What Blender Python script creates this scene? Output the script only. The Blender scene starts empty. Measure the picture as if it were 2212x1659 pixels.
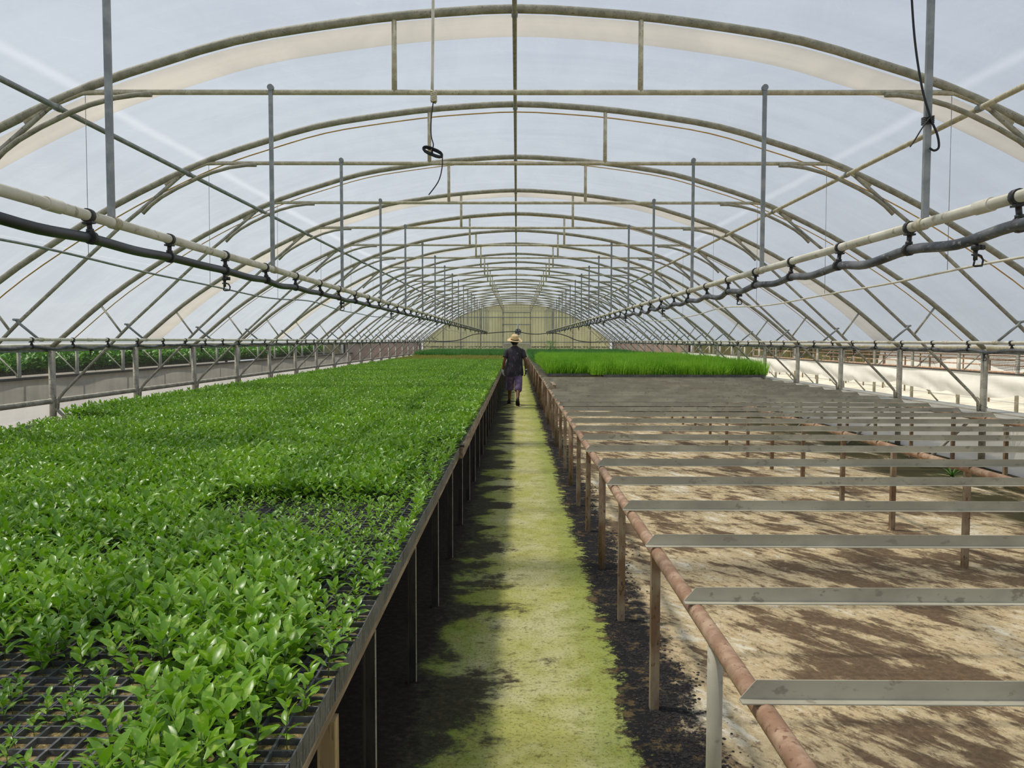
import bpy, math, random
import numpy as np
from mathutils import Vector, Matrix, Euler

random.seed(7)
rng = np.random.default_rng(7)
SC = bpy.context.scene
COL = SC.collection

# ------------------------------------------------------------------ camera
F_PX, EYE, S = 1788.0, 1.60, 2.30
pitch, yaw, roll = math.atan(94.5 / F_PX), math.atan(10 / F_PX), math.radians(0.12)
fw = Vector((-math.sin(yaw) * math.cos(pitch), math.cos(yaw) * math.cos(pitch), -math.sin(pitch)))
r0 = fw.cross(Vector((0, 0, 1))).normalized()
u0 = r0.cross(fw)
r1 = r0 * math.cos(roll) + u0 * math.sin(roll)
u1 = u0 * math.cos(roll) - r0 * math.sin(roll)
cd = bpy.data.cameras.new('camera')
cam = bpy.data.objects.new('camera', cd)
COL.objects.link(cam)
M = Matrix((r1, u1, -fw)).transposed().to_4x4()
M.translation = Vector((0, 0, EYE))
cam.matrix_world = M
cd.sensor_width = 36.0
cd.sensor_fit = 'HORIZONTAL'
cd.lens = F_PX / 2212 * 36.0
cd.clip_start, cd.clip_end = 0.05, 400
SC.camera = cam

# ------------------------------------------------------------------ sky, sun, exposure
W = bpy.data.worlds.new('sky')
SC.world = W
W.use_nodes = True
wn, wl = W.node_tree.nodes, W.node_tree.links
bg = wn['Background']
tc = wn.new('ShaderNodeTexCoord'); sp = wn.new('ShaderNodeSeparateXYZ'); rp = wn.new('ShaderNodeValToRGB')
wl.new(tc.outputs['Generated'], sp.inputs[0]); wl.new(sp.outputs['Z'], rp.inputs[0]); wl.new(rp.outputs[0], bg.inputs[0])
rp.color_ramp.elements[0].position = 0.0; rp.color_ramp.elements[0].color = (0.80, 0.85, 0.90, 1)
rp.color_ramp.elements[1].position = 0.6; rp.color_ramp.elements[1].color = (0.50, 0.64, 0.92, 1)
bg.inputs['Strength'].default_value = 0.62
sd = bpy.data.lights.new('sun', 'SUN')
sd.energy = 4.6
sd.angle = math.radians(5)
sd.color = (1.0, 0.93, 0.82)
sun = bpy.data.objects.new('sun', sd)
COL.objects.link(sun)
sun.location = (-8, 8, 20)
sun.rotation_euler = (-Vector((-0.42, 0.10, 0.93))).to_track_quat('-Z', 'Y').to_euler()
SC.view_settings.view_transform = 'Standard'
SC.view_settings.look = 'None'
SC.view_settings.gamma = 1
SC.view_settings.use_curve_mapping = False
SC.view_settings.exposure = 0.12
SC.cycles.max_bounces = 7
SC.cycles.diffuse_bounces = 4
SC.cycles.transparent_max_bounces = 12
SC.cycles.sample_clamp_indirect = 6
SC.cycles.use_denoising = True
SC.cycles.adaptive_threshold = 0.02


# ------------------------------------------------------------------ materials
def lin(c):
    return tuple((x / 255 / 12.92 if x / 255 <= 0.04045 else ((x / 255 + 0.055) / 1.055) ** 2.4) for x in c)


class NT:
    """small helper around a node tree"""
    def __init__(s, name):
        s.m = bpy.data.materials.new(name); s.m.use_nodes = True
        s.n, s.l = s.m.node_tree.nodes, s.m.node_tree.links
        s.b = s.n['Principled BSDF']; s.out = s.n['Material Output']
    def new(s, t, **k):
        q = s.n.new(t)
        for a, v in k.items(): setattr(q, a, v)
        return q
    def link(s, a, b): s.l.new(a, b)
    def val(s, sock, v):
        if hasattr(v, 'is_output') or isinstance(v, bpy.types.NodeSocket): s.l.new(v, sock)
        else: sock.default_value = v
    def pos(s, sc=(1, 1, 1), rot=(0, 0, 0), world=False):
        if world: o = s.new('ShaderNodeNewGeometry').outputs['Position']
        else: o = s.new('ShaderNodeTexCoord').outputs['Object']
        mp = s.new('ShaderNodeMapping'); mp.inputs['Scale'].default_value = sc; mp.inputs['Rotation'].default_value = rot
        s.link(o, mp.inputs[0]); return mp.outputs[0]
    def rpos(s, ang, sc):
        a = s.new('ShaderNodeMapping'); a.inputs['Rotation'].default_value = (0, 0, ang)
        s.link(s.new('ShaderNodeNewGeometry').outputs['Position'], a.inputs[0])
        b = s.new('ShaderNodeMapping'); b.inputs['Scale'].default_value = sc; s.link(a.outputs[0], b.inputs[0]); return b.outputs[0]
    def noise(s, vec, scale, detail=6, rough=0.6, dist=0.0):
        q = s.new('ShaderNodeTexNoise'); s.link(vec, q.inputs['Vector'])
        q.inputs['Scale'].default_value = scale; q.inputs['Detail'].default_value = detail
        q.inputs['Roughness'].default_value = rough; q.inputs['Distortion'].default_value = dist
        return q.outputs['Fac']
    def math(s, op, a, b=0.0, c=0.0, clamp=False):
        q = s.new('ShaderNodeMath', operation=op, use_clamp=clamp)
        s.val(q.inputs[0], a); s.val(q.inputs[1], b)
        if op in ('MULTIPLY_ADD',): s.val(q.inputs[2], c)
        return q.outputs[0]
    def ramp(s, f, lo, hi):
        q = s.new('ShaderNodeMapRange', interpolation_type='SMOOTHSTEP')
        s.val(q.inputs[0], f); q.inputs[1].default_value = lo; q.inputs[2].default_value = hi
        return q.outputs[0]
    def mix(s, f, a, b):
        q = s.new('ShaderNodeMix', data_type='RGBA')
        s.val(q.inputs[0], f)
        for sock, v in ((q.inputs[6], a), (q.inputs[7], b)):
            if isinstance(v, tuple): sock.default_value = (*lin(v), 1)
            else: s.link(v, sock)
        return q.outputs[2]
    def bump(s, h, strength=0.4, dist=0.01, to=None):
        q = s.new('ShaderNodeBump'); q.inputs['Strength'].default_value = strength; q.inputs['Distance'].default_value = dist
        s.link(h, q.inputs['Height']); s.link(q.outputs[0], (to or s.b).inputs['Normal']); return q


def mat(name, c1, c2=None, scale=8, rough=0.6, metal=0.0, bump=0.0, sc=(1, 1, 1), lo=0.4, hi=0.65, spec=0.5, c3=None, world=False):
    t = NT(name)
    p = t.pos(sc, world=world)
    n = t.noise(p, scale)
    col = t.mix(t.ramp(n, lo, hi), c1, c2 or c1)
    if c3:
        n3 = t.noise(p, scale * 5.3)
        col = t.mix(t.ramp(n3, 0.58, 0.66), col, c3)
    t.link(col, t.b.inputs['Base Color'])
    t.b.inputs['Roughness'].default_value = rough
    t.b.inputs['Metallic'].default_value = metal
    t.b.inputs['Specular IOR Level'].default_value = spec
    if bump: t.bump(n, bump, 0.004)
    return t.m


def leaf_mat(name, c1, c2, c3, trans=0.3, rough=0.35, spec=0.5):
    t = NT(name)
    p = t.pos(world=True)
    n = t.noise(p, 1.1, 3)
    oi = t.new('ShaderNodeObjectInfo')
    col = t.mix(t.ramp(n, 0.35, 0.7), c1, c2)
    nn = t.noise(p, 45, 2)
    col = t.mix(t.ramp(nn, 0.5, 0.72), col, c3)
    t.link(col, t.b.inputs['Base Color'])
    t.b.inputs['Roughness'].default_value = rough
    t.b.inputs['Specular IOR Level'].default_value = spec
    tr = t.new('ShaderNodeBsdfTranslucent'); t.link(col, tr.inputs[0])
    mx = t.new('ShaderNodeMixShader'); mx.inputs[0].default_value = trans
    t.link(t.b.outputs[0], mx.inputs[1]); t.link(tr.outputs[0], mx.inputs[2]); t.link(mx.outputs[0], t.out.inputs[0])
    return t.m


def film_mat(name, tint, transp, c_noise=0.06, scatter=0.78):
    """greenhouse foil: part clear, mostly diffusing the light that falls on it"""
    t = NT(name)
    p = t.pos((1.0, 0.35, 1.0), world=True)
    n = t.noise(p, 1.6, 8, 0.65, 0.6)
    p2 = t.pos((0.25, 3.0, 0.25), world=True)
    n2 = t.noise(p2, 1.3, 5)
    a = tuple(max(0, int(v * (1 - c_noise))) for v in tint)
    col = t.mix(t.ramp(t.math('MULTIPLY_ADD', n, 0.6, t.math('MULTIPLY', n2, 0.4)), 0.35, 0.65), a, tint)
    trl = t.new('ShaderNodeBsdfTranslucent'); t.link(col, trl.inputs[0])
    dif = t.new('ShaderNodeBsdfDiffuse'); t.link(col, dif.inputs[0])
    tp = t.new('ShaderNodeBsdfTransparent'); tp.inputs[0].default_value = (0.97, 0.98, 1.0, 1)
    bp = t.new('ShaderNodeBump'); bp.inputs['Strength'].default_value = 0.25; bp.inputs['Distance'].default_value = 0.03
    t.link(n, bp.inputs['Height']); t.link(bp.outputs[0], trl.inputs['Normal']); t.link(bp.outputs[0], dif.inputs['Normal'])
    m1 = t.new('ShaderNodeMixShader'); m1.inputs[0].default_value = scatter
    t.link(dif.outputs[0], m1.inputs[1]); t.link(trl.outputs[0], m1.inputs[2])
    m2 = t.new('ShaderNodeMixShader'); m2.inputs[0].default_value = transp
    if name == 'roof_film':   # doubled foil along the purlins, white glow painted into its colour; weld seams
        sx = t.new('ShaderNodeSeparateXYZ'); t.link(t.new('ShaderNodeNewGeometry').outputs['Position'], sx.inputs[0])
        dx = t.math('ABSOLUTE', t.math('SUBTRACT', t.math('ABSOLUTE', sx.outputs[0]), 3.07))
        f = t.math('SUBTRACT', 1.0, t.ramp(t.math('ADD', dx, t.math('MULTIPLY', t.math('SUBTRACT', n, 0.5), 0.05)), 0.0, 0.07))
        f = t.math('MULTIPLY', f, 0.45)
        col2 = t.mix(f, col, (226, 228, 230)); t.link(col2, trl.inputs[0]); t.link(col2, dif.inputs[0])
        seam = t.math('LESS_THAN', t.math('ABSOLUTE', t.math('SUBTRACT', t.math('ABSOLUTE', sx.outputs[0]), 4.6)), 0.008)
        wr = t.ramp(t.noise(t.rpos(0.5, (3.0, 0.5, 1)), 2.6, 5, 0.7), 0.60, 0.64)
        wr2 = t.math('MULTIPLY', t.math('SUBTRACT', 1.0, t.ramp(t.noise(t.rpos(0.5, (3.0, 0.5, 1)), 2.6, 5, 0.7), 0.64, 0.68)), wr)
        fac = t.math('SUBTRACT', t.math('SUBTRACT', transp, t.math('MULTIPLY', wr2, 0.05)), t.math('MULTIPLY', seam, 0.25))
        t.link(fac, m2.inputs[0])
    t.link(m1.outputs[0], m2.inputs[1]); t.link(tp.outputs[0], m2.inputs[2]); t.link(m2.outputs[0], t.out.inputs[0])
    return t.m


def net_mat(name, col, pitch_m, width=0.3, ax=(1, 2)):
    t = NT(name)
    p = t.new('ShaderNodeNewGeometry').outputs['Position']
    sx = t.new('ShaderNodeSeparateXYZ'); t.link(p, sx.inputs[0])
    fs = []
    for k in ax:
        m = t.math('FRACT', t.math('DIVIDE', sx.outputs[k], pitch_m))
        fs.append(t.math('LESS_THAN', m, width))
    f = t.math('MAXIMUM', fs[0], fs[1])
    t.b.inputs['Base Color'].default_value = (*lin(col), 1); t.b.inputs['Roughness'].default_value = 0.7
    tp = t.new('ShaderNodeBsdfTransparent'); mx = t.new('ShaderNodeMixShader')
    t.link(f, mx.inputs[0]); t.link(tp.outputs[0], mx.inputs[1]); t.link(t.b.outputs[0], mx.inputs[2]); t.link(mx.outputs[0], t.out.inputs[0])
    return t.m


MT = {}
MT['arch'] = mat('dusty_arch_steel', (134, 130, 110), (166, 160, 138), 16, 0.6, 0.1, 0.1, lo=0.3, hi=0.7, c3=(108, 103, 86))
MT['bar'] = mat('cream_bar_steel', (180, 170, 140), (206, 198, 170), 18, 0.6, 0.1, 0.1, c3=(142, 132, 106))
MT['zinc'] = mat('zinc_bar', (132, 136, 134), (158, 160, 156), 12, 0.45, 0.4)
MT['post'] = mat('side_post', (150, 146, 130), (184, 178, 158), 7, 0.6, 0.15, c3=(110, 104, 88))
MT['pvc'] = mat('cream_pvc', (206, 200, 178), (228, 222, 202), 4, 0.45, c3=(170, 162, 138))
MT['hose'] = mat('black_hose', (30, 31, 34), (58, 60, 64), 5, 0.42, sc=(1, .4, 1))
MT['hosedust'] = mat('dusty_hose', (62, 65, 70), (112, 114, 116), 9, 0.6, sc=(1, .5, 1), c3=(140, 140, 136))
MT['clamp'] = mat('black_clamp', (38, 37, 36), (62, 60, 56), 30, 0.5)
MT['rust'] = mat('rusty_rail', (156, 120, 92), (190, 160, 130), 11, 0.7, 0.1, 0.3, c3=(132, 94, 70))
MT['rustpost'] = mat('rusty_leg', (124, 96, 70), (164, 146, 118), 10, 0.7, 0.1, 0.3, sc=(1, 1, .4), c3=(84, 60, 44))
MT['angle'] = mat('angle_bar', (170, 164, 144), (192, 186, 164), 5, 0.6, 0.05, 0.1, sc=(.6, 1, 1), c3=(154, 146, 126), world=True)
MT['wood'] = mat('weathered_board', (128, 108, 84), (172, 152, 122), 6, 0.8, 0, 0.5, sc=(6, .5, 6), c3=(96, 80, 62))
MT['darkleg'] = mat('dark_angle_leg', (34, 31, 27), (58, 53, 44), 14, 0.7, 0.1, sc=(1, 1, .4))
MT['tray'] = mat('black_tray', (76, 77, 80), (104, 104, 104), 10, 0.5, 0, c3=(124, 120, 112))
MT['soil'] = mat('tray_soil', (96, 82, 44), (160, 140, 90), 70, 0.95, 0, 0.8, c3=(206, 184, 134))
MT['leaf'] = leaf_mat('citrus_leaf', (98, 148, 24), (130, 178, 38), (182, 210, 88), 0.36, 0.33, 0.65)
MT['stem'] = mat('green_stem', (70, 96, 34), (96, 110, 50), 30, 0.6)
MT['blade'] = leaf_mat('grass_blade', (116, 178, 30), (150, 204, 54), (206, 230, 120), 0.4, 0.5, 0.3)
MT['dgreen'] = leaf_mat('dark_shoot', (76, 132, 62), (104, 154, 78), (130, 176, 96), 0.25, 0.5, 0.3)
MT['redleaf'] = leaf_mat('reddish_shoot', (140, 160, 62), (174, 164, 84), (184, 146, 88), 0.25, 0.5, 0.3)
MT['bush'] = leaf_mat('bench_leaf', (58, 112, 26), (92, 148, 38), (138, 186, 70), 0.25, 0.45, 0.4)  # greens kept dark: the neighbouring crop's shade is put into the colour
MT['film'] = film_mat('roof_film', (186, 192, 196), 0.42)
MT['filmband'] = film_mat('aged_film_band', (238, 226, 204), 0.50)
MT['whitefilm'] = film_mat('reinforced_film', (222, 226, 230), 0.5, 0.03)
MT['strap'] = mat('yellow_strap', (206, 160, 84), (226, 186, 116), 8, 0.6)
MT['curtain'] = film_mat('white_curtain', (242, 238, 228), 0.04, 0.05, 0.4)
MT['skirt'] = film_mat('white_skirt', (246, 242, 234), 0.10, 0.05, 0.6)
MT['greycurtain'] = film_mat('grey_curtain', (206, 200, 186), 0.04, 0.12, 0.35)
MT['net'] = net_mat('insect_net', (170, 166, 150), 0.016, 0.09)
MT['blacknet'] = net_mat('black_net', (36, 36, 38), 0.02, 0.3)
MT['black'] = mat('black_rubber', (22, 22, 23), (40, 40, 42), 20, 0.5)


# ------------------------------------------------------------------ mesh helpers
def frames(pts):
    pts = [Vector(p) for p in pts]
    n = len(pts); T = []
    for i in range(n):
        a = pts[max(i - 1, 0)]; b = pts[min(i + 1, n - 1)]
        d = (b - a); T.append(d.normalized() if d.length > 1e-9 else Vector((0, 0, 1)))
    up = Vector((0, 0, 1)) if abs(T[0].z) < 0.9 else Vector((0, 1, 0))
    N = [(up - T[0] * up.dot(T[0])).normalized()]
    for i in range(1, n):
        v = N[-1] - T[i] * N[-1].dot(T[i]); N.append(v.normalized() if v.length > 1e-6 else N[-1])
    return pts, T, N


class MB:
    def __init__(s): s.v = []; s.f = []; s.mi = []; s.sm = []; s.cur = 0
    def add(s, vs, fs, smooth=False):
        o = len(s.v); s.v += [tuple(v) for v in vs]
        for f in fs: s.f.append(tuple(i + o for i in f)); s.mi.append(s.cur); s.sm.append(smooth)
        return s
    def tube(s, pts, r, k=10, cap=True, sx=1.0, closed=False):
        P, T, N = frames(pts); n = len(P)
        rr = r if hasattr(r, '__len__') else [r] * n
        vs = []
        for i in range(n):
            B = T[i].cross(N[i])
            for j in range(k):
                a = 2 * math.pi * j / k
                vs.append(P[i] + (N[i] * math.cos(a) + B * math.sin(a) * sx) * rr[i])
        fs = [(i * k + j, i * k + (j + 1) % k, (i + 1) * k + (j + 1) % k, (i + 1) * k + j) for i in range(n - 1) for j in range(k)]
        if closed: fs += [((n - 1) * k + j, (n - 1) * k + (j + 1) % k, (j + 1) % k, j) for j in range(k)]
        s.add(vs, fs, True)
        if cap and not closed:
            o = len(s.v) - n * k
            for base, rev in ((0, True), ((n - 1) * k, False)):
                f = [o + base + j for j in range(k)]
                s.f.append(tuple(f[::-1] if rev else f)); s.mi.append(s.cur); s.sm.append(False)
        return s
    def box(s, lo, hi):
        x0, y0, z0 = lo; x1, y1, z1 = hi
        vs = [(x0, y0, z0), (x1, y0, z0), (x1, y1, z0), (x0, y1, z0), (x0, y0, z1), (x1, y0, z1), (x1, y1, z1), (x0, y1, z1)]
        return s.add(vs, [(0, 3, 2, 1), (4, 5, 6, 7), (0, 1, 5, 4), (1, 2, 6, 5), (2, 3, 7, 6), (3, 0, 4, 7)])
    def prism(s, poly, y0, y1, ax='y'):
        """extrude a closed outline (list of 2-tuples) along an axis"""
        n = len(poly)
        def P(a, b, t): return {'y': (a, t, b), 'x': (t, a, b), 'z': (a, b, t)}[ax]
        vs = [P(a, b, y0) for a, b in poly] + [P(a, b, y1) for a, b in poly]
        fs = [(i, (i + 1) % n, n + (i + 1) % n, n + i) for i in range(n)] + [tuple(range(n))[::-1], tuple(range(n, 2 * n))]
        return s.add(vs, fs)
    def loft(s, rings, k=16, cap=True):
        """rings: (centre, rx, ry, tilt Matrix or None)"""
        vs = []
        for c, rx, ry, m in rings:
            for j in range(k):
                a = 2 * math.pi * j / k
                v = Vector((math.cos(a) * rx, math.sin(a) * ry, 0))
                if m is not None: v = m @ v
                vs.append(Vector(c) + v)
        n = len(rings)
        fs = [(i * k + j, i * k + (j + 1) % k, (i + 1) * k + (j + 1) % k, (i + 1) * k + j) for i in range(n - 1) for j in range(k)]
        if cap: fs += [tuple(range(k))[::-1], tuple(range((n - 1) * k, n * k))]
        return s.add(vs, fs, True)
    def sheet(s, grid, smooth=True):
        """grid: rows of points"""
        h, w = len(grid), len(grid[0])
        vs = [p for r in grid for p in r]
        return s.add(vs, [(i * w + j, i * w + j + 1, (i + 1) * w + j + 1, (i + 1) * w + j) for i in range(h - 1) for j in range(w - 1)], smooth)
    def mesh(s, name, mats):
        me = bpy.data.meshes.new(name)
        me.from_pydata(s.v, [], s.f)
        for m in (mats if isinstance(mats, (list, tuple)) else [mats]): me.materials.append(m)
        me.polygons.foreach_set('material_index', s.mi); me.polygons.foreach_set('use_smooth', s.sm)
        me.update(); return me
    def build(s, name, mats, parent=None, loc=None):
        o = bpy.data.objects.new(name, s.mesh(name, mats)); COL.objects.link(o)
        if parent is not None: o.parent = parent
        if loc is not None: o.location = loc
        return o


def smooth(pts, n=8):
    P = [Vector(p) for p in pts]; out = []
    for i in range(len(P) - 1):
        a, b, c, d_ = P[max(i - 1, 0)], P[i], P[i + 1], P[min(i + 2, len(P) - 1)]
        for q in range(n):
            t_ = q / n
            out.append(0.5 * ((2 * b) + (-a + c) * t_ + (2 * a - 5 * b + 4 * c - d_) * t_ ** 2 + (-a + 3 * b - 3 * c + d_) * t_ ** 3))
    out.append(P[-1]); return out


def tag(o, label=None, cat=None, group=None, kind=None):
    if label: o['label'] = label
    if cat: o['category'] = cat
    if group: o['group'] = group
    if kind: o['kind'] = kind
    return o


def struct(o, label, cat): return tag(o, label, cat, kind='structure')


def empty(name, loc=(0, 0, 0)):
    o = bpy.data.objects.new(name, None); COL.objects.link(o); o.location = loc; o.empty_display_size = 0.1
    return o


def inst(o, parent=None, loc=None, rot=None):
    c = o.copy(); COL.objects.link(c)
    if parent is not None: c.parent = parent
    if loc is not None: c.location = loc
    if rot is not None: c.rotation_euler = rot
    return c


def copy_tree(o, parent=None):
    c = o.copy(); COL.objects.link(c)
    if parent is not None: c.parent = parent
    for ch in list(o.children): copy_tree(ch, c)
    return c


def scatter(name, templates, mats, pts, rots, scl, pick):
    """one object of stuff: its own mesh holds the template plants and the growing points, geometry nodes set the plants on the points"""
    V, Fc, MI, SM, TM = [], [], [], [], []
    for k, t in enumerate(templates):
        o = len(V); V += t.v; Fc += [tuple(i + o for i in f) for f in t.f]; MI += t.mi; SM += t.sm; TM += [k + 1] * len(t.v)
    npts = len(pts); nt = len(V)
    V = V + [tuple(p) for p in pts]
    me = bpy.data.meshes.new(name); me.from_pydata(V, [], Fc)
    for m in mats: me.materials.append(m)
    me.polygons.foreach_set('material_index', MI); me.polygons.foreach_set('use_smooth', SM)
    def attr(n, ty, data, key='value'):
        a = me.attributes.new(n, ty, 'POINT'); a.data.foreach_set(key, np.asarray(data).ravel())
    attr('tmpl', 'INT', np.array(TM + [0] * npts, dtype=np.int32))
    attr('pick', 'INT', np.concatenate([np.zeros(nt, np.int32), np.asarray(pick, np.int32)]))
    attr('rot', 'FLOAT_VECTOR', np.concatenate([np.zeros((nt, 3), np.float32), np.asarray(rots, np.float32)]), 'vector')
    attr('scl', 'FLOAT_VECTOR', np.concatenate([np.ones((nt, 3), np.float32), np.asarray(scl, np.float32)]), 'vector')
    me.update()
    ob = bpy.data.objects.new(name, me); COL.objects.link(ob)
    ng = bpy.data.node_groups.new(name + '_nodes', 'GeometryNodeTree')
    ng.interface.new_socket('Geometry', in_out='INPUT', socket_type='NodeSocketGeometry')
    ng.interface.new_socket('Geometry', in_out='OUTPUT', socket_type='NodeSocketGeometry')
    N, L = ng.nodes, ng.links
    gi, go = N.new('NodeGroupInput'), N.new('NodeGroupOutput')
    def named(n, ty):
        q = N.new('GeometryNodeInputNamedAttribute'); q.data_type = ty; q.inputs[0].default_value = n; return q.outputs['Attribute']
    tm = named('tmpl', 'INT')
    def sep(k):
        c = N.new('FunctionNodeCompare'); c.data_type = 'INT'; c.operation = 'EQUAL'
        L.new(tm, c.inputs[2]); c.inputs[3].default_value = k
        q = N.new('GeometryNodeSeparateGeometry'); q.domain = 'POINT'
        L.new(gi.outputs[0], q.inputs[0]); L.new(c.outputs[0], q.inputs['Selection']); return q.outputs[0]
    jn = N.new('GeometryNodeJoinGeometry')
    for k in range(len(templates)):
        g = N.new('GeometryNodeGeometryToInstance'); L.new(sep(k + 1), g.inputs[0]); L.new(g.outputs[0], jn.inputs[0])
    ip = N.new('GeometryNodeInstanceOnPoints')
    L.new(sep(0), ip.inputs['Points']); L.new(jn.outputs[0], ip.inputs['Instance'])
    ip.inputs['Pick Instance'].default_value = True
    L.new(named('pick', 'INT'), ip.inputs['Instance Index'])
    er = N.new('FunctionNodeEulerToRotation'); L.new(named('rot', 'FLOAT_VECTOR'), er.inputs[0])
    L.new(er.outputs[0], ip.inputs['Rotation']); L.new(named('scl', 'FLOAT_VECTOR'), ip.inputs['Scale'])
    L.new(ip.outputs[0], go.inputs[0])
    md = ob.modifiers.new('growth', 'NODES'); md.node_group = ng
    return ob


# ------------------------------------------------------------------ greenhouse profile
PR = [(0.0, 3.885), (0.85, 3.83), (1.55, 3.735), (2.0, 3.66), (2.5, 3.50), (2.85, 3.40), (3.17, 3.27), (3.55, 3.09),
      (3.9, 2.92), (4.4, 2.62), (5.06, 2.19), (5.35, 1.95), (5.87, 1.50)]
PX, PZ = np.array([p[0] for p in PR]), np.array([p[1] for p in PR])


def arch_z(x):
    """smooth roof curve"""
    xs = abs(x) + np.linspace(-0.25, 0.25, 7)
    return float(np.mean(np.interp(np.abs(xs), PX, PZ))) if abs(x) < 5.6 else float(np.interp(abs(x), PX, PZ))


END_Y = 22.53 * S
ARCH_YS = [(n + 2.53) * S for n in range(-3, 20)]      # three stand beside and behind the camera
ORD = ['nearest', 'second nearest', 'third nearest', 'fourth nearest', 'fifth nearest', 'sixth nearest', 'seventh nearest', 'eighth nearest']


def make_arch():
    a = empty('roof_arch')
    xs = np.linspace(-5.87, 5.87, 49)
    MB().tube([(x, 0, arch_z(x)) for x in xs], 0.030, 12).build('arch_tube', MT['arch'], a)
    MB().tube([(-3.42, 0, 3.10), (-3.2, 0, 3.235), (-3.02, 0, 3.305), (-2.9, 0, 3.31), (2.9, 0, 3.31), (3.02, 0, 3.305), (3.2, 0, 3.235), (3.42, 0, 3.10)], 0.0185, 10).build('tie_bar', MT['bar'], a)
    for s in (-1, 1):
        MB().tube([(s * 0.85, 0, 3.31), (s * 0.85, 0, arch_z(0.85))], [0.019, 0.017], 8).build('strut', MT['bar'], a)
        m = MB(); x = s * 1.70
        m.box((x - 0.0135, -0.036, 2.11), (x + 0.0135, -0.0185, 3.345))
        m.tube([(x, -0.04, 3.335), (x, -0.012, 3.335)], 0.022, 12)
        m.build('hanger', MT['zinc'], a)
        cv = [(2.52, 3.285), (2.62, 3.285), (2.78, 3.262), (2.95, 3.215), (3.09, 3.16), (3.3, 3.06), (3.45, 2.975), (3.55, 2.90), (3.63, 2.82)]
        MB().tube([(s * q, -0.034, z) for q, z in cv], 0.018, 10).build('curved_tube', MT['arch'], a)
        br = [(3.22, 3.235), (3.27, 3.19), (3.6, 2.91), (3.91, 2.66), (4.89, 1.765), (5.72, 0.94), (5.80, 0.84), (5.81, 0.72)]
        MB().tube([(s * q, 0.0, z) for q, z in br], 0.0185, 10).build('brace', MT['post'], a)
        MB().tube([(s * 5.24, 0, arch_z(5.24)), (s * 4.97, 0, 1.67)], 0.014, 8).build('short_strut', MT['post'], a)
        m = MB(); m.tube([(s * 4.90, -0.032, 1.79), (s * 4.86, -0.032, 1.75), (s * 4.69, -0.02, 1.605)], 0.0135, 8)
        m.tube([(s * 4.90, -0.07, 1.79), (s * 4.90, 0.03, 1.79)], 0.012, 8)
        m.build('pipe_bracket', MT['zinc'], a)
        MB().tube([(s * 5.87, 0, 0.0), (s * 5.87, 0, 1.50)], 0.041, 12).build('side_post', MT['post'], a)
        MB().tube([(s * 5.83, 0, 0.72), (s * 5.10, 0, 0.02)], 0.022, 8).build('foot_brace', MT['post'], a)
    return a


arch0 = make_arch()
for n, y in enumerate(ARCH_YS):
    a = arch0 if n == 0 else copy_tree(arch0)
    a.location = (0, y, 0)
    k = n - 3
    if k < 0:
        tag(a, ['cream steel roof arch behind the camera', 'cream steel roof arch beside the camera, out of frame',
                'cream roof arch whose two hanger bars enter at the top edge of the photo'][n], 'roof arch', 'greenhouse roof arches')
    elif k < 8:
        tag(a, f'{ORD[k]} fully visible cream steel roof arch, with tie bar and side posts', 'roof arch', 'greenhouse roof arches')
    else:
        tag(a, 'cream steel roof arch in the dense row far down the greenhouse', 'roof arch', 'far roof arches of the greenhouse')

# purlins along the house
Y0, Y1 = -3.0, END_Y - 0.05
def purlin(x, z, r, label, m=MT['bar']):
    o = MB().tube([(x, Y0, z), (x, Y1, z)], r, 10).build('purlin', m)
    for y in ARCH_YS:
        MB().tube([(x, y - 0.028, z), (x, y + 0.028, z)], r + 0.006, 10).build('clip', MT['zinc'], o)
    tag(o, label, 'purlin', 'lengthwise purlins')
purlin(-0.02, 3.838, 0.017, 'thin ridge purlin running lengthwise under the crown of the arches', MT['arch'])
purlin(-3.19, 3.205, 0.020, 'dark lengthwise purlin below the arches on the side of the leafy seedlings', MT['zinc'])
purlin(3.19, 3.205, 0.020, 'cream lengthwise purlin below the arches on the side of the empty bench')

# ------------------------------------------------------------------ roof film
xs = np.concatenate([[-5.96, -5.93], np.linspace(-5.87, 5.87, 61), [5.93, 5.96]])
ys = np.arange(-3.5, END_Y + 0.01, S / 6)
grid = []
for y in ys:
    ph = ((y / S - 0.53) % 1.0)
    sag = 0.018 * math.sin(math.pi * ph) ** 2
    row = []
    for x in xs:
        z = arch_z(min(abs(x), 5.87)) - (max(0, abs(x) - 5.87)) * 0.9
        nx = -np.sign(x) * 0.0
        row.append((x, y, z + 0.045 - sag + 0.004 * math.sin(x * 9 + y * 3.1)))
    grid.append(row)
o = MB().sheet(grid).build('ceiling', MT['film'])
struct(o, 'curved translucent white plastic film roof over the whole greenhouse', 'roof film')


def strap(y0, y1, m, name, label, group=None):
    g = []
    for j, y in enumerate(np.linspace(y0, y1, 4)):
        g.append([(x, y, arch_z(x) + 0.022 - 0.006 * (j in (1, 2))) for x in np.linspace(-5.8, 5.8, 61)])
    o = MB().sheet(g).build(name, m); tag(o, label, 'film strip', group)
    sol = o.modifiers.new('thickness', 'SOLIDIFY'); sol.thickness = 0.002
for n, y in enumerate(ARCH_YS):
    k = n - 3
    if k < 0: continue
    if k in (0, 3, 6):
        strap(y + 0.16, y + 0.16 + (0.42, 0, 0, 0.55, 0, 0, 0.5)[k], MT['filmband'], 'film_band',
              {0: 'wide beige aged film band behind the nearest fully visible arch', 3: 'beige film band behind the fourth nearest visible arch', 6: 'beige film band behind the seventh nearest visible arch'}[k], 'beige film bands')
    elif k < 12:
        strap(y + 0.335, y + 0.36, MT['strap'], 'film_strap',
              (f'thin yellow strap against the roof film behind the {ORD[k]} visible arch' if k < 8 else 'thin yellow strap against the roof film behind a distant arch'), 'yellow film straps')

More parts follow.
